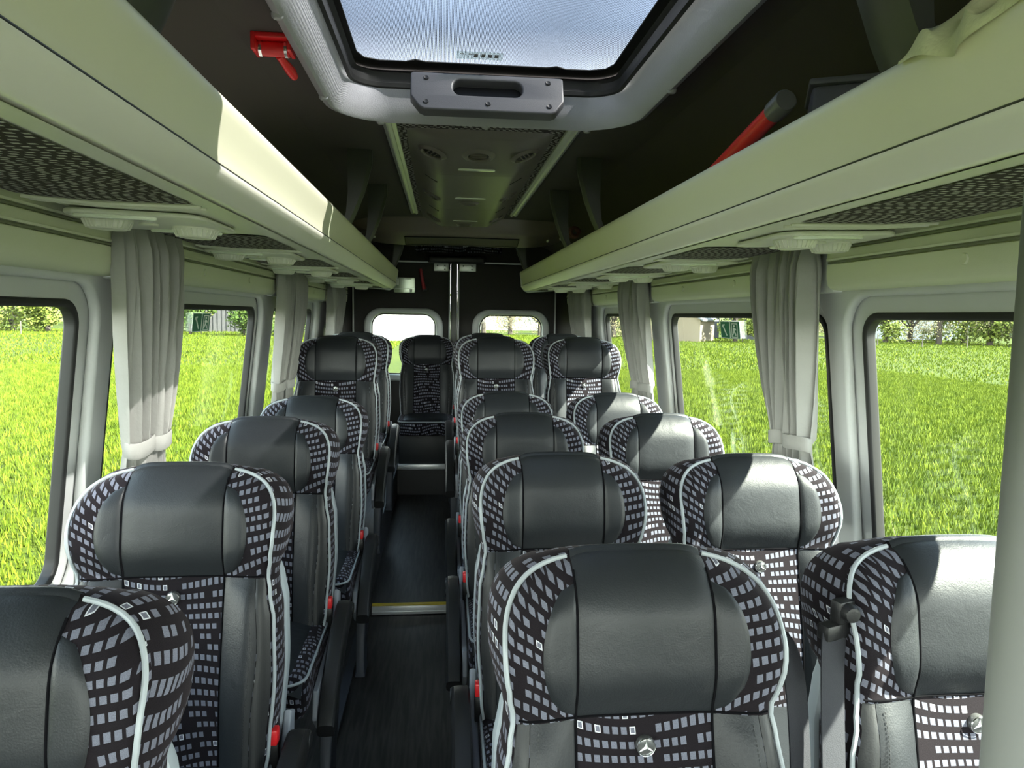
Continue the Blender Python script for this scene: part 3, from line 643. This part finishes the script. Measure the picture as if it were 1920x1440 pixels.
for y in (3.18, 4.05):
    for sx_ in (-1, 1):
        p, n = acpt(sx_*.185, y); q = n.to_track_quat('Z', 'Y').to_matrix().to_4x4()
        MB().box((-.004, -.03, -.002), (.004, .03, .002)).obj('slot', 'black', au, mtx=ainv @ Matrix.Translation(p) @ q)
for y in (2.99, 3.95):
    MB().grid([[(CX+d, y+dy, ac_z(d, y)-.0008) for dy in (0, .003)] for d in [.262*k/20 for k in range(-20, 21)]]).obj('seam', 'black', au, mtx=ainv)
du = empty('rear_air_duct', (CX, 5.2, 2.1), 0, 'curved dark crosswise air duct with long grille at the ceiling end', 'air duct')
dinv = Matrix.Translation((-CX, -5.2, -2.1))
rows = []
def duct(d, t):
    c = 1-(d/.80)**2; edge = sqrt(max(0, 1-abs(d/.80)**5)); y0 = 5.10-.16*c
    y, z = [(y0-.10, 2.152), (y0-.03, 2.145-.045*edge), (y0, 2.15-.085*edge), (y0+.03, 2.15-.098*edge), (y0+.24, 2.15-.158*edge), (y0+.28, 2.15-.14*edge), (y0+.45, 2.152)][t]
    return (CX+d, y, z)
for k in range(41):
    d = -.80+1.60*k/40; rows.append([duct(d, t) for t in range(7)])
MB().grid(rows).obj('housing', pbr('taupe duct plastic', (.24, .20, .17), .4), du, mtx=dinv)
rows = []
for k in range(21):
    d = -.40+.80*k/20; a = Vector(duct(d, 3)); b = Vector(duct(d, 4)); o_ = Vector((0, 0, -.006)); rows.append([a.lerp(b, .22)+o_, a.lerp(b, .86)+o_])
MB().grid(rows).obj('grille', pbr('duct grille mesh', (.085, .07, .06), .6, bump=.6, bscale=900), du, mtx=dinv)
MB().tube([p for p in (rows[0][0], rows[0][1])]+[q[1] for q in rows[1:]]+[rows[-1][0]]+[q[0] for q in reversed(rows[:-1])], .004, 6).obj('grille_edge', 'rubber', du, mtx=dinv)
for d in (-.72, -.62, .62, .72):
    zz = duct(d, 3)[2]-.025; MB().lathe([(0, zz-.012), (.010, zz-.010), (.012, zz+.01)], (CX+d, duct(d, 3)[1]+.09, .0), 'z', 12).obj('screw', 'alu', du, mtx=dinv)
m = MB(); rows = []; uvs = []
for k in range(31):
    x = CX-.38+.76*k/30; rows.append([(x, 6.30+.02*sin(k*1.3), z) for z in (2.04, 2.09, 2.145)]); uvs.append([(x, z) for z in (2.04, 2.09, 2.145)])
m.grid(rows, uvs=uvs); tag(m.obj('fabric_roll', 'fabric'), 'dark dashed fabric valance above the rear doors', 'fabric')

# ============================================================ red hammer on the ceiling
hm = empty('emergency_hammer', (-.405, 1.80, 2.15), 0, 'red emergency hammer in its bracket on the ceiling left of the hatch', 'hammer')
m = MB(); m.box((-.045, -.03, -.012), (.045, .03, 0)); m.box((-.046, -.032, -.04), (-.036, .032, 0)); m.box((.036, -.032, -.04), (.046, .032, 0)); m.obj('bracket', 'red', hm, bevel=.003)
MB().tube([(-.036, .005, -.028), (.036, .005, -.028)], .017, 14).obj('hammer_head', 'red', hm)
for sx_ in (-1, 1): MB().tube([(sx_*.026, .005, -.028), (sx_*.033, .005, -.028)], .0185, 14).obj('metal_collar', 'chrome', hm)
MB().tube([(.008, .02, -.034), (.012, .05, -.040), (.022, .085, -.050), (.026, .11, -.056)], [.011, .010, .013, .010], 12).obj('hammer_handle', 'red', hm)
# red hammer and notice on the rear door
t = empty('emergency_hammer', (-.185, 6.44, 1.80), 0, 'slim dark red emergency hammer on the left rear door', 'hammer')
MB().box((-.02, -.02, -.10), (.02, 0, .10)).obj('bracket', 'black', t, bevel=.005, mtx=Matrix.Rotation(-.12, 4, 'Y') @ Matrix.Diagonal((1, 1, .2, 1)) @ Matrix.Translation((.01, 0, -.38)))
MB().tube([(-.018, -.03, .10), (0, -.03, 0), (.016, -.03, -.08)], [.014, .015, .018], 10).obj('handle', pbr('dark red plastic', (.30, .01, .015), .4), t)
t = tag(link('safety_notice', plate(rrect(-.092, -.067, .092, .067, .012), [], .004, .001, frame3((-.345, 6.438, 1.757), (1, 0, 0), (0, 0, 1))), pbr('silver green notice', (.42, .48, .38), .25, .5)), 'small silvery safety notice on the left rear door beside the rack end', 'sign')
t2 = MB()
for a in ((-.085, .0, -.05, .055), (-.0, .05, .06, .058), (-.085, -.03, .085, -.028), (.045, -.06, .07, -.035)): t2.box((-.345+a[0], 6.434, 1.757+a[1]), (-.345+a[2], 6.437, 1.757+a[3]))
t2.obj('printing', 'white', t)

# exit stickers on the middle windows
def sticker(s):
    t = empty('exit_sticker', (0, 0, 0), 0, 'green emergency exit and hammer sticker on the %s middle window' % ('left' if s < 0 else 'right'), 'sticker')
    y = 2.89 if s < 0 else 2.89
    x = CX+s*(1.02+.045) + s*tilt*(1.5-1.46) + (s*.002)
    t.location = (x, y, 1.455)
    # local x: image-right direction as seen from inside
    xa = (0, 1, 0) if s < 0 else (0, -1, 0)
    F = frame3((0, 0, 0), xa, (-s*tilt, 0, 1)) @ Matrix.Diagonal((1.3, .70, 1, 1))
    link('backing', plate(rrect(-.078, -.052, .078, .052, .006), [], .001, 0, F), 'white', t, smooth=False)
    for k, x0 in enumerate((-.074, .004)):
        link('green_field', plate(rrect(x0, -.048, x0+.070, .048, .004), [], .001, 0, F @ Matrix.Translation((0, 0, .001))), 'green', t, smooth=False)
    w = lambda pts: link('pictogram', plate(pts, [], .001, 0, F @ Matrix.Translation((0, 0, .002))), 'white', t, smooth=False)
    w([(-.056, .020), (-.050, .026), (-.022, -.034), (-.028, -.037)]); w([(-.064, .014), (-.058, .032), (-.040, .034), (-.040, .027), (-.050, .020)])
    link('pictogram', plate(rrect(.014, -.044, .062, .040, .001), [rrect(.019, -.040, .057, .035, .001)], .001, 0, F @ Matrix.Translation((0, 0, .002))), 'white', t, smooth=False)
    w([(.036+.006*cos(2*pi*k/12), .024+.006*sin(2*pi*k/12)) for k in range(12)])
    w([(.032, .015), (.044, .012), (.052, .0), (.046, -.002), (.041, .004), (.040, -.010), (.048, -.020), (.050, -.036), (.044, -.036), (.041, -.022), (.033, -.014), (.028, -.028), (.016, -.036), (.014, -.031), (.023, -.024), (.030, -.006), (.026, .006)])
    return t
sticker(-1); sticker(1)

# ============================================================ curtains
def curtain(s, y0, y1, yt0, yt1, label, grp, seed, xin=0.0, ztop=1.735):
    """gathered curtain: top span y0..y1, tied span yt0..yt1 at z ~1.0"""
    rnd = random.Random(seed)
    t = empty('curtain', (CX+s*.93, (y0+y1)/2, .88), 0, label, 'curtain', grp)
    inv = Matrix.Translation(-t.location)
    nf = max(3, int(abs(y1-y0)/.062)); N = nf*10; ph = [rnd.uniform(.6, 1.3) for _ in range(nf+1)]; sh = rnd.uniform(0, 6)
    zt = 1.13
    rows = []
    nz = 44
    for j in range(nz+1):
        z = ztop-(ztop-.90)*j/nz
        if z > zt: k = ((ztop-z)/(ztop-zt)); e = k**1.8; a = y0+(yt0-y0)*e; b = y1+(yt1-y1)*e; amp = .032*(1-.30*e)*(.35+.65*min(1, k*6+.2))
        else: k = (zt-z)/(zt-.90); a = yt0-(.02+.02)*k*1.0*(1 if True else 0); b = yt1+.035*k; amp = .011+.012*k
        row = []
        for i in range(N+1):
            f = i/N; q = f*nf; c = ph[int(min(q, nf-1e-6))]
            wv = sin(2*pi*q+sh+.5*sin(3*k+seed))*amp*c+.35*amp*sin(4.3*pi*q+1.3*seed+2*k)
            wv = math.copysign(abs(max(-1, min(1, wv/(amp*1.2))))**.8, wv)*amp*1.15; row.append((CX+s*(.938+xin+(1.5-min(z, 1.55))*tilt*.35-.0)+wv, a+(b-a)*f+.004*cos(2*pi*q+sh), z))
        rows.append(row)
    # give it a thickness: front and back layer joined
    back = [[(p[0]+s*.004, p[1], p[2]) for p in reversed(r_)] for r_ in rows]
    rows = [a+b for a, b in zip(rows, back)]
    MB().grid(rows, close_v=True).obj('cloth', 'curtain', t, mtx=inv)
    tb = []
    cy = (yt0+yt1)/2; hw = (yt1-yt0)/2+.008
    for z in (zt-.022, zt-.018, zt+.018, zt+.022):
        ins = .003 if abs(z-zt) > .02 else 0
        xc = CX+s*(.935+xin+(1.5-z)*tilt*.35)
        tb.append([(xc+(.030-ins)*cos(2*pi*k/28), cy+(hw-ins)*sin(2*pi*k/28), z+.004*sin(2*pi*k/14)) for k in range(28)])
    MB().grid(tb, close_v=True).obj('tieback', 'curtain', t, mtx=inv)
    return t
CURT = [(-1, 1.90, 2.05, 1.925, 2.06, 'plain grey curtain hanging in front of the left pillar behind the nearest window', 1, .0),
        (-1, 2.05, 2.29, 2.05, 2.15, 'widest grey pleated curtain, at the front edge of the middle left window', 2, -.01),
        (-1, 3.63, 3.93, 3.55, 3.74, 'grey curtain tied at the rear edge of the middle left window', 3, 0),
        (-1, 3.90, 4.18, 3.76, 3.90, 'grey curtain tied at the front edge of the last left window', 4, -.01),
        (-1, 5.24, 5.90, 5.25, 5.50, 'darker shaded grey curtain behind the last left window', 5, 0),
        (1, 1.985, 2.11, 1.985, 2.115, 'grey curtain gathered at the rear edge of the nearest right window', 6, 0),
        (1, 2.11, 2.37, 2.12, 2.18, 'widest grey pleated curtain, at the front edge of the middle right window', 7, -.01),
        (1, 3.735, 3.98, 3.60, 3.80, 'grey curtain tied at the rear edge of the middle right window', 8, 0),
        (1, 3.95, 4.18, 3.80, 3.90, 'grey curtain tied at the front edge of the last right window', 9, -.01),
        (1, 5.24, 5.90, 5.25, 5.50, 'shaded grey curtain behind the last right window', 10, 0)]
for (s, a, b, c, d, lb, sd, xi) in CURT: curtain(s, a, b, c, d, lb, 'window curtains', sd, -abs(xi))

# ============================================================ seats
ZH = 1.110; ZTOPC = .985; NEX = 3.1
def w_(z):
    pts = [(.40, .205), (.50, .218), (.65, .226), (.78, .222), (.84, .212), (.878, .206), (.915, .213), (.965, .220), (ZTOPC, .221)]
    if z >= ZTOPC: return .221*max(0, 1-((z-ZTOPC)/(ZH-ZTOPC))**NEX)**(1/NEX)
    for (a, b), (c, d) in zip(pts, pts[1:]):
        if z <= c: t = (z-a)/(c-a); t = t*t*(3-2*t); return b+(d-b)*t
    return .221
def ztop(x): return ZTOPC+(ZH-ZTOPC)*max(0, 1-min(1, abs(x)/.2211)**NEX)**(1/NEX)
def yf(x, z):
    lean = (z-1.02)*.17 if z < 1.02 else (z-1.02)*.10
    hx = abs(x)/.22
    head = -.030*math.exp(-((z-.985)/.090)**4)*(1-.25*hx**2)           # head pad stands forward
    wing = -.022*max(0, hx-.45)**1.2*math.exp(-((z-1.0)/.10)**4)*2
    lumb = -.018*math.exp(-((z-.62)/.14)**2)*(1-hx**2)
    bol = -.035*math.exp(-((hx-.80)/.25)**2)*(1/(1+math.exp((z-.86)/.02)))
    d1 = max(ztop(x)-z, 0); Rr = .055; top = 0
    if d1 < Rr: top = Rr-sqrt(max(Rr*Rr-(Rr-d1)**2, 0))
    d2 = max(w_(z)-abs(x), 0); Rs = .022; sd = 0
    if d2 < Rs: sd = (Rs-sqrt(max(Rs*Rs-(Rs-d2)**2, 0)))*.6
    return lean+head+wing+lumb+bol+top*.8+sd
def fpt(x, z, off): return (x, yf(x, z)-off, z)
def patch(xa, xb, z0, z1, nx, nz, bulge, puff=.0025, keep_edge=False):
    rows = []; uvs = []
    for j in range(nz+1):
        t = j/nz; z = z0+(z1-z0)*t; a, b = xa(z), xb(z); row = []; ru = []
        for i in range(nx+1):
            s = i/nx; x = a+(b-a)*s
            e = min(1, min(s*nx, (nx-i), t*nz, (nz-j))/2.0)
            pil = (4*s*(1-s))**.5*(4*t*(1-t))**.35
            off = .0007+puff*sin(e*pi/2)+bulge*pil
            row.append(fpt(x, min(z, ztop(x)-.0005), off)); ru.append((x, z))
        rows.append(row); uvs.append(ru)
    return MB().grid(rows, uvs=uvs)
def ell(side, inner=False):
    zc, hz = .980, .100
    return lambda z: side*(.1105+.054*sqrt(max(0, 1-abs((z-zc)/hz)**2.0)))
TB = .115
def body_mesh():
    nz = 46; nx = 30; mb = MB()
    zs = [.40+(ZTOPC-.40)*k/30 for k in range(30)]+[ZTOPC+(ZH-ZTOPC)*sin(pi/2*k/16) for k in range(17)]
    ss = [sin(pi/2*k/15) for k in range(-15, 16)]
    F = [[fpt(s*w_(z), z, 0) for s in ss] for z in zs]; U = [[(s*w_(z), z-.42*max(0, abs(s*w_(z))-.10)) for s in ss] for z in zs]
    mb.grid(F, uvs=U)
    def hd(z): t_ = min(1, max(0, (z-.84)/.10)); return t_*t_*(3-2*t_)
    def yb(z): return (z-1.02)*.17+TB-(.03*max(0, (z-1.0)/.14)**2)
    B = [[(s*w_(z)*(.97+.11*hd(z)), yb(z), z-.004 if z > 1.1 else z) for s in ss] for z in zs]
    mb.grid(B, uvs=U)
    # side wall following the outline
    out = [(w_(z), z) for z in zs]; out = [(-x, z) for x, z in out]+[(x, z) for x, z in reversed(out[:-1])]
    arc = [0]
    for k in range(1, len(out)): arc.append(arc[-1]+math.hypot(out[k][0]-out[k-1][0], out[k][1]-out[k-1][1]))
    rows = []; uvs = []
    for k, (x, z) in enumerate(out):
        y0 = fpt(x, z, 0)[1]; y1 = yb(z); row = []; ru = []
        for q in range(7):
            f = q/6; g = 1+(-.03+.11*hd(z))*f+.055*sin(pi*f); zz = z+(.012*sin(pi*f) if z > 1.08 else 0)*(z-1.08)/.06-(.004*f if z > 1.1 else 0)
            row.append((x*g if q not in (0,) else x, y0+(y1-y0)*f, zz)); ru.append((.26+(y1-y0)*f, arc[k]))
        rows.append(row); uvs.append(ru)
    mb.grid(rows, uvs=uvs)
    me = mb.mesh('seat_body'); return me, out, yb
def seat_parts():
    """all meshes of one seat in local space: origin on its floor, facing -Y"""
    D = {}
    D['back'], out, yb = body_mesh()
    # leather head pad in the middle rolling over the top
    rows = []
    nx = 16
    zc0 = .878
    for i in range(nx+1):
        s = i/nx; x = -.1100+.220*s; zt = ztop(x); row = []
        ed = min(1, min(i, nx-i)/2.0); pil = (4*s*(1-s))**.5
        for j in range(33):
            t = j/32
            if t < .72: z = zc0+(zt-.0006-zc0)*sin(t/.72*pi/2)**.9; y = yf(x, z); ny, nzz = -cos(min(1, max(0, (z-(zt-.05))/.05))*pi/2), sin(min(1, max(0, (z-(zt-.05))/.05))*pi/2)
            else: f = (t-.72)/.28; y = yf(x, zt-.0006)+(yb(1.13)-.035-yf(x, zt-.0006))*f; z = zt+.008*sin(pi*f); ny, nzz = 0, 1
            e2 = min(1, j/2.0, (32-j)/2.0)
            off = .0008+.0035*sin(ed*e2*pi/2)+.005*pil*min(1, 3*t)*min(1, 4*(1-t))
            row.append((x, y+ny*off, z+nzz*off))
        rows.append(row)
    D['pad'] = MB().grid(rows).mesh('head_pad')
    D['wings'] = [patch((lambda z: sgn*.1100), ell(sgn), .880, 1.080, 9, 22, .004).mesh('head_wing') for sgn in (-1, 1)]
    D['centre'] = patch(lambda z: -.1095, lambda z: .1095, .405, .876, 14, 34, .004).mesh('centre')
    def edge(z): return .180+.012*math.exp(-((z-.72)/.12)**2)
    D['side'] = [patch(lambda z: sgn*.1100, lambda z: sgn*edge(z), .405, .874, 8, 34, .003).mesh('side') for sgn in (-1, 1)]
    D['strip'] = [patch(lambda z: sgn*(edge(z)+.001), lambda z: sgn*(w_(z)-.005), .405, .873, 6, 34, .000).mesh('strip') for sgn in (-1, 1)]
    D['stitch'] = []
    for sgn in (-1, 1):
        st = MB(); z = .42
        while z < .862:
            x = sgn*(edge(z)-.012); st.tube([fpt(x, z, .0062), fpt(x, z+.0035, .0062)], .0007, 4); z += .0062
        D['stitch'].append(st.mesh('stitch'))
    D['crease'] = []
    for sgn in (-1, 1):
        D['crease'].append(MB().tube([fpt(sgn*.1100, .41+(1.095-.41)*k/40, .0018) for k in range(41)], .0021, 6).mesh('seam'))
    D['crease'].append(MB().tube([fpt(-.2+.4*k/30, .8772, .0016) for k in range(31)], .0021, 6).mesh('seam'))
    D['pipe'] = []
    for sgn in (-1, 1):
        zs = [.405+(ZTOPC-.405)*k/30 for k in range(30)]+[ZTOPC+(ZH-ZTOPC)*sin(pi/2*k/16) for k in range(17)]
        path = []
        for z in zs:
            w = w_(z)
            if w < .112: break
            y = yf(w*.992, z); path.append((sgn*(w+.0015), y-.001, z+(.002 if z > 1.06 else 0)))
        D['pipe'].append(MB().tube(path, .0042, 8).mesh('piping'))
    # grey shell behind
    sh = MB(); rows = []
    for (dy, g, dz) in ((-.022, 1.005, .0), (-.018, 1.035, .004), (.004, 1.045, .006), (.022, 1.0, .0), (.030, .90, -.02)):
        rows.append([(x*(g-.085*min(1, max(0, (z-.84)/.08))), yb(z)+dy, z-.03*min(1, max(0, (z-.90)/.15))) for x, z in out])
    sh.grid(rows)
    sh.f.append(tuple(range(len(sh.v)-len(out), len(sh.v)))); D['shell'] = sh.mesh('shell')
    # badge
    bz = .832; by = yf(0, bz)-.008
    D['badge'] = MB().lathe([(0, by-.006), (.0125, by-.006), (.0150, by-.0045), (.0158, by), (.015, by+.006)], (0, 0, bz), 'y', 28).mesh('badge')
    st = MB()
    for k in range(3):
        a = pi/2+2*pi*k/3; ca, sa = cos(a), sin(a)
        st.add([(0, by-.0085, bz), (.0028*cos(a+pi/3), by-.0065, bz+.0028*sin(a+pi/3)), (.0135*ca, by-.0065, bz+.0135*sa), (.0028*cos(a-pi/3), by-.0065, bz+.0028*sin(a-pi/3))], [(0, 1, 2), (0, 2, 3)])
    ring = [(.0138, by-.0062), (.0145, by-.0075), (.0153, by-.0060)]; st.lathe(ring, (0, 0, bz), 'y', 28)
    D['star'] = st.mesh('star')
    # cushion: y from -.50 (front) to -.06, top z .46
    def cz(x, y): hx = abs(x)/.225; return .455+.020*hx**3-.03*max(0, (-.40-y)/.1)**2+.012*((y+.28)/.22)**2*-1
    cu = MB(); me = plate(rrect(-.225, -.50, .225, -.04, .06), [], .13, .035, Matrix.Translation((0, 0, .395))); D['cushion'] = boxuv(me)
    rows = []
    for i in range(15):
        x = -.214+.428*i/14; row = []
        for j in range(19):
            y = -.495+.40*j/18; e = min(1, min(i, 14-i, 18-j)/2); fr = max(0, (-.45-y)/.045)
            row.append((x, y-(.0 if fr <= 0 else .006), .459+.006*e+.006*sin(pi*i/14)-.012*abs(x/.214)**6-.035*fr**2))
        rows.append(row)
    D['cushion_top'] = MB().grid(rows).mesh('cushion_top')
    D['cushion_pipe'] = MB().tube([(sgn*.0, 0, 0) for sgn in ()] or [(x, y, .447) for x, y in rrect(-.221, -.497, .221, -.045, .06)]+[(.221, -.105, .447)], .004, 6).mesh('piping')
    return D
D = seat_parts()
def side_stuff(t, sd):
    """armrest, buckle, grey side panel and leg; sd=+1 aisle on the right, -1 aisle on the left"""
    # grey side plate
    m = plate([(-.42, .30), (-.36, .24), (-.06, .22), (.02, .28), (.06, .50), (.02, .52), (-.05, .42), (-.40, .38)], [], .018, .006, frame3((sd*.236, 0, 0), (0, 1, 0), (0, 0, 1)))
    link('side_plate', m, 'seat_grey', t)
    # armrest folded down beside the cushion
    rows = []
    for k in range(15):
        f = k/14; y = -.02-.43*f; z = .475-.02*f-.17*f**2.2; th = .036+.012*sin(pi*f); ns = 12
        if k == 0: th *= .55
        if k == 14: th *= .6
        nrm = Vector((0, -.30*f*1.0, 1)).normalized(); row = []
        for q in range(ns):
            a = 2*pi*q/ns; ca, sa = cos(a), sin(a); ex = math.copysign(abs(ca)**.5, ca)*.026; ez = math.copysign(abs(sa)**.55, sa)*th
            row.append((sd*.272+ex, y+nrm.y*ez, z+nrm.z*ez))
        rows.append(row)
    am = MB().grid(rows, close_v=True); n0 = len(am.v); am.f.append(tuple(range(12))); am.f.append(tuple(range(n0-12, n0)))
    ao = am.obj('armrest', 'black', t)
    MB().lathe([(0, 0), (.020, 0), (.024, -.006*sd), (.024, -.012*sd)], (sd*.300, -.03, .47), 'x', 18).obj('hinge_cap', 'black', ao)
    # buckle
    bk = MB().box((sd*.222-.014, -.085, .425), (sd*.222+.014, -.062, .500)).obj('belt_buckle', 'black', t, bevel=.004)
    MB().box((sd*.222-.013, -.088, .495), (sd*.222+.013, -.060, .532)).obj('release_button', 'red', bk, bevel=.004)
    # leg
    l = MB(); rows = []
    for z, yc, hy, hx in ((.34, -.22, .085, .022), (.25, -.22, .08, .020), (.02, -.30, .055, .017), (.0, -.31, .062, .024)):
        rows.append([(sd*.250-hx, yc-hy, z), (sd*.250+hx, yc-hy, z), (sd*.250+hx, yc+hy, z), (sd*.250-hx, yc+hy, z)])
    l.grid(rows, close_v=True); n = len(l.v); l.f.append((n-4, n-3, n-2, n-1)); l.f.append((n-16, n-15, n-14, n-13)); lo = l.obj('leg', 'dark_leg', t, bevel=.006)
    g = MB()
    for k in range(3): g.add([(sd*.2715, -.29+k*.05, .27), (sd*.2715, -.275+k*.05, .27), (sd*.2695, -.335+k*.03, .08), (sd*.2695, -.342+k*.03, .08)], [(0, 1, 2, 3)])
    g.obj('slot', 'black', lo)
    # inner leg, underframe
    MB().box((-.20, -.40, .29), (.20, -.08, .335)).obj('underframe', 'dark_leg', t, bevel=.01)
    MB().box((-sd*.19-.02, -.30, 0), (-sd*.19+.02, -.18, .30)).obj('leg', 'dark_leg', t, bevel=.006)
def belt_strap(t, path, wdir=(0, 1, 0), w=.024, name='seat_belt', thick=.0015):
    P = smoothpts([Vector(p) for p in path], 8); mb = MB(); rows = []
    for i, p in enumerate(P):
        tg = (P[min(i+1, len(P)-1)]-P[max(0, i-1)]).normalized(); wd = Vector(wdir); wd = (wd-tg*wd.dot(tg)).normalized(); n = tg.cross(wd)
        rows.append([p-wd*w+n*thick, p-wd*w*.45+n*thick*1.6, p+wd*w*.45+n*thick*1.6, p+wd*w+n*thick, p+wd*w-n*thick, p-wd*w-n*thick])
    mb.grid(rows, close_v=True); return mb.obj(name, 'belt', t)
def make_seat(sd, belt=None):
    t = empty('coach_seat', (0, 0, 0))
    b = link('backrest', D['back'], 'fabric', t)
    link('headrest_pad', D['pad'], 'leather', t)
    for me in D['wings']: link('headrest_wing', me, 'leather', t)
    link('centre_panel', D['centre'], 'fabric', t)
    for me, st in zip(D['side'], D['stitch']): o = link('side_panel', me, 'leather', t); link('stitching', st, 'black', o, smooth=False)
    for me in D['strip']: link('side_strip', me, 'black_leather', t)
    for me in D['crease']: link('seam', me, 'seam_thread', t)
    for me in D['pipe']: link('piping', me, 'piping', t)
    link('back_shell', D['shell'], 'shell', t)
    bd = link('badge', D['badge'], 'badge_dark', t); link('star_emblem', D['star'], 'chrome', bd)
    link('cushion', D['cushion'], 'fabric', t); link('cushion_top', D['cushion_top'], 'leather', t); link('piping', D['cushion_pipe'], 'piping', t)
    side_stuff(t, sd)
    if belt: belt(t)
    return t
def belt_aisle(t):     # strap over the wall-side shoulder
    belt_strap(t, [(.235, .10, .97), (.262, .030, .945), (.272, -.01, .80), (.272, -.06, .42)], (1, .35, 0), .022)
def belt_window(t):    # guide clip and hanging strap on the left shoulder
    g = MB(); g.box((-.036, -.012, -.010), (.030, .014, .018)); g.box((-.010, -.012, .015), (.028, .012, .055)); gd = g.obj('belt_guide', 'black', t, bevel=.006, mtx=Matrix.Diagonal((1, 1, 1, 1)) @ Matrix.Translation((-.238, -.012, .985)) @ Matrix.Rotation(.35, 4, 'Z'))
    MB().lathe([(0, -.022), (.012, -.020), (.015, -.014), (.015, .0)], (-.228, -.018, 1.023), 'y', 18).obj('guide_knob', 'black', gd)
    belt_strap(t, [(-.250, -.022, .983), (-.262, -.045, .92), (-.268, -.085, .70), (-.268, -.12, .42)], (1, .25, 0), .023)
def belt_right(t):
    belt_strap(t, [(.225, .07, 1.03), (.255, .06, .97), (.27, .04, .80), (.275, .0, .5)], (.7, .7, 0), .022)
protoL = make_seat(1); protoR = make_seat(-1)
def seatW():
    t = make_seat(-1); return t
protoW = seatW()
# window seats on the right have no aisle armrest
for ch in list(protoW.children):
    if ch.name.startswith('armrest'):
        for g_ in list(ch.children): bpy.data.objects.remove(g_)
        bpy.data.objects.remove(ch)
POD = .25
ROWN = ['first row, nearest the camera', 'second row', 'third row', 'fourth row', 'fifth row, where the raised platform starts', 'sixth row, last on the raised platform']
used = set()
def put(proto, x, y, z, label, grp, dz=0):
    if proto in used: o = copy_tree(proto)
    else: o = proto; used.add(proto)
    o.location = (x, y, z); tag(o, label, 'seat', grp); return o
for k, (x, y) in enumerate([(-.60, .93), (-.605, 1.66), (-.60, 2.42), (-.585, 3.22), (-.59, 4.02), (-.59, 4.85)]):
    put(protoL, x, y, [.0, .02, .02, .0, .25, .25][k], 'single coach seat left of the aisle, %s' % ROWN[k], 'left single seats')
for k, (x, y) in enumerate([(.32, 1.07), (.325, 1.87), (.315, 2.68), (.315, 3.45), (.315, 4.22), (.315, 5.02)]):
    o = put(protoR, x, y, [0, 0, 0, 0, .25, .25][k], 'coach seat directly right of the aisle, %s' % ROWN[k], 'right aisle seats')
    if k == 0: a1 = o
for k, (x, y) in enumerate([(.895, 1.09), (.862, 1.84), (.862, 2.66), (.862, 3.41), (.862, 4.30), (.862, 5.08)]):
    o = put(protoW, x, y, [0, 0, 0, .0, .25, .25][k], 'coach seat by the right windows, %s' % ROWN[k], 'right window seats')
    if k == 0: w1 = o
    if k == 1: w2 = o
belt_right(w2); belt_window(w1); belt_aisle(a1)
rear = copy_tree(protoL); rear.location = (-.135, 6.12, .20)
for ch in list(rear.children):
    if ch.name.split('.')[0] in ('armrest', 'leg', 'side_plate', 'underframe'):
        for g_ in list(ch.children): bpy.data.objects.remove(g_)
        bpy.data.objects.remove(ch)
MB().box((-.215, -.43, .091), (.215, -.05, .35)).obj('seat_base', 'black_leather', rear, bevel=.01)
tag(rear, 'dark shaded coach seat facing the aisle in the rear row', 'seat')

# ============================================================ things on the right rack
p = empty('red_pole', (.78, 1.9, 1.80), 0, 'red pole with dark end cap lying on the right luggage rack', 'pole')
A = Vector((.703, 1.455, 1.953)); B = Vector((.735, 2.42, 1.80)); dirv = (B-A).normalized(); pin = Matrix.Translation(-p.location)
MB().tube([A+dirv*.05, B], .0205, 16).obj('shaft', 'pole_red', p, mtx=pin)
MB().tube([A, A+dirv*.004, A+dirv*.055], [.021, .024, .024], 20).obj('end_cap', 'pole_grey', p, mtx=pin)
bx = empty('storage_box', (.871, 1.52, 1.765), -R(25), 'grey plastic box standing on the right luggage rack', 'box')
MB().box((-.075, -.09, 0), (.075, .09, .225)).obj('body', 'box', bx, bevel=.012)
MB().box((-.081, -.096, .224), (.081, .096, .238)).obj('lid', 'box', bx, bevel=.005)
# cloth over the rack edge
cl = MB(); rows = []; rnd = random.Random(4)
for i in range(41):
    f = i/40; y = .715+.245*f; row = []
    for j in range(25):
        g_ = j/24; d = .492+.17*(1-g_)-.0; z = 1.872+.05*sin(f*9+g_*3)*.35+.05*(1-g_)*abs(sin(pi*f))**.5+.012*sin(f*23+g_*5)
        if g_ > .75: q = (g_-.75)/.25; d = .492-.010*sin(q*pi/2)+.006*sin(f*14); z = 1.868-.045*q*(0.4+.6*sin(pi*f)**2)+.012*(1-q)*sin(f*17)
        row.append((CX+d, y+.02*g_*sin(6*f), z))
    rows.append(row)
rows2 = [[(x, y, z+.003) for x, y, z in reversed(r_)] for r_ in rows]; cl.grid([a+b for a, b in zip(rows, rows2)], close_v=True)
tag(cl.obj('cleaning_cloth', 'cloth'), 'crumpled pale yellow cloth draped over the edge of the right rack', 'cloth')
br = MB().tube([(.705+.030*cos(a)*(1-a/40), 3.86+.02*sin(a*.5), 1.955+.028*sin(a)*(1-a/40)) for a in [k*.35 for k in range(40)]], .009, 8).obj('rolled_strap', pbr('brown webbing', (.12, .05, .035), .8))
tag(br, 'small rolled brown strap peeking over the far part of the right rack', 'strap')
# near grey pole at the right edge
gp = MB().tube([(.448, .47, 0), (.446, .47, 1.0), (.442, .47, 1.70), (.45, .60, 2.05), (.45, .62, 2.149)], .030, 20).obj('grab_pole', 'pole_paint')
tag(gp, 'grey upright grab pole close to the camera at the right edge', 'pole')
print('seats done')
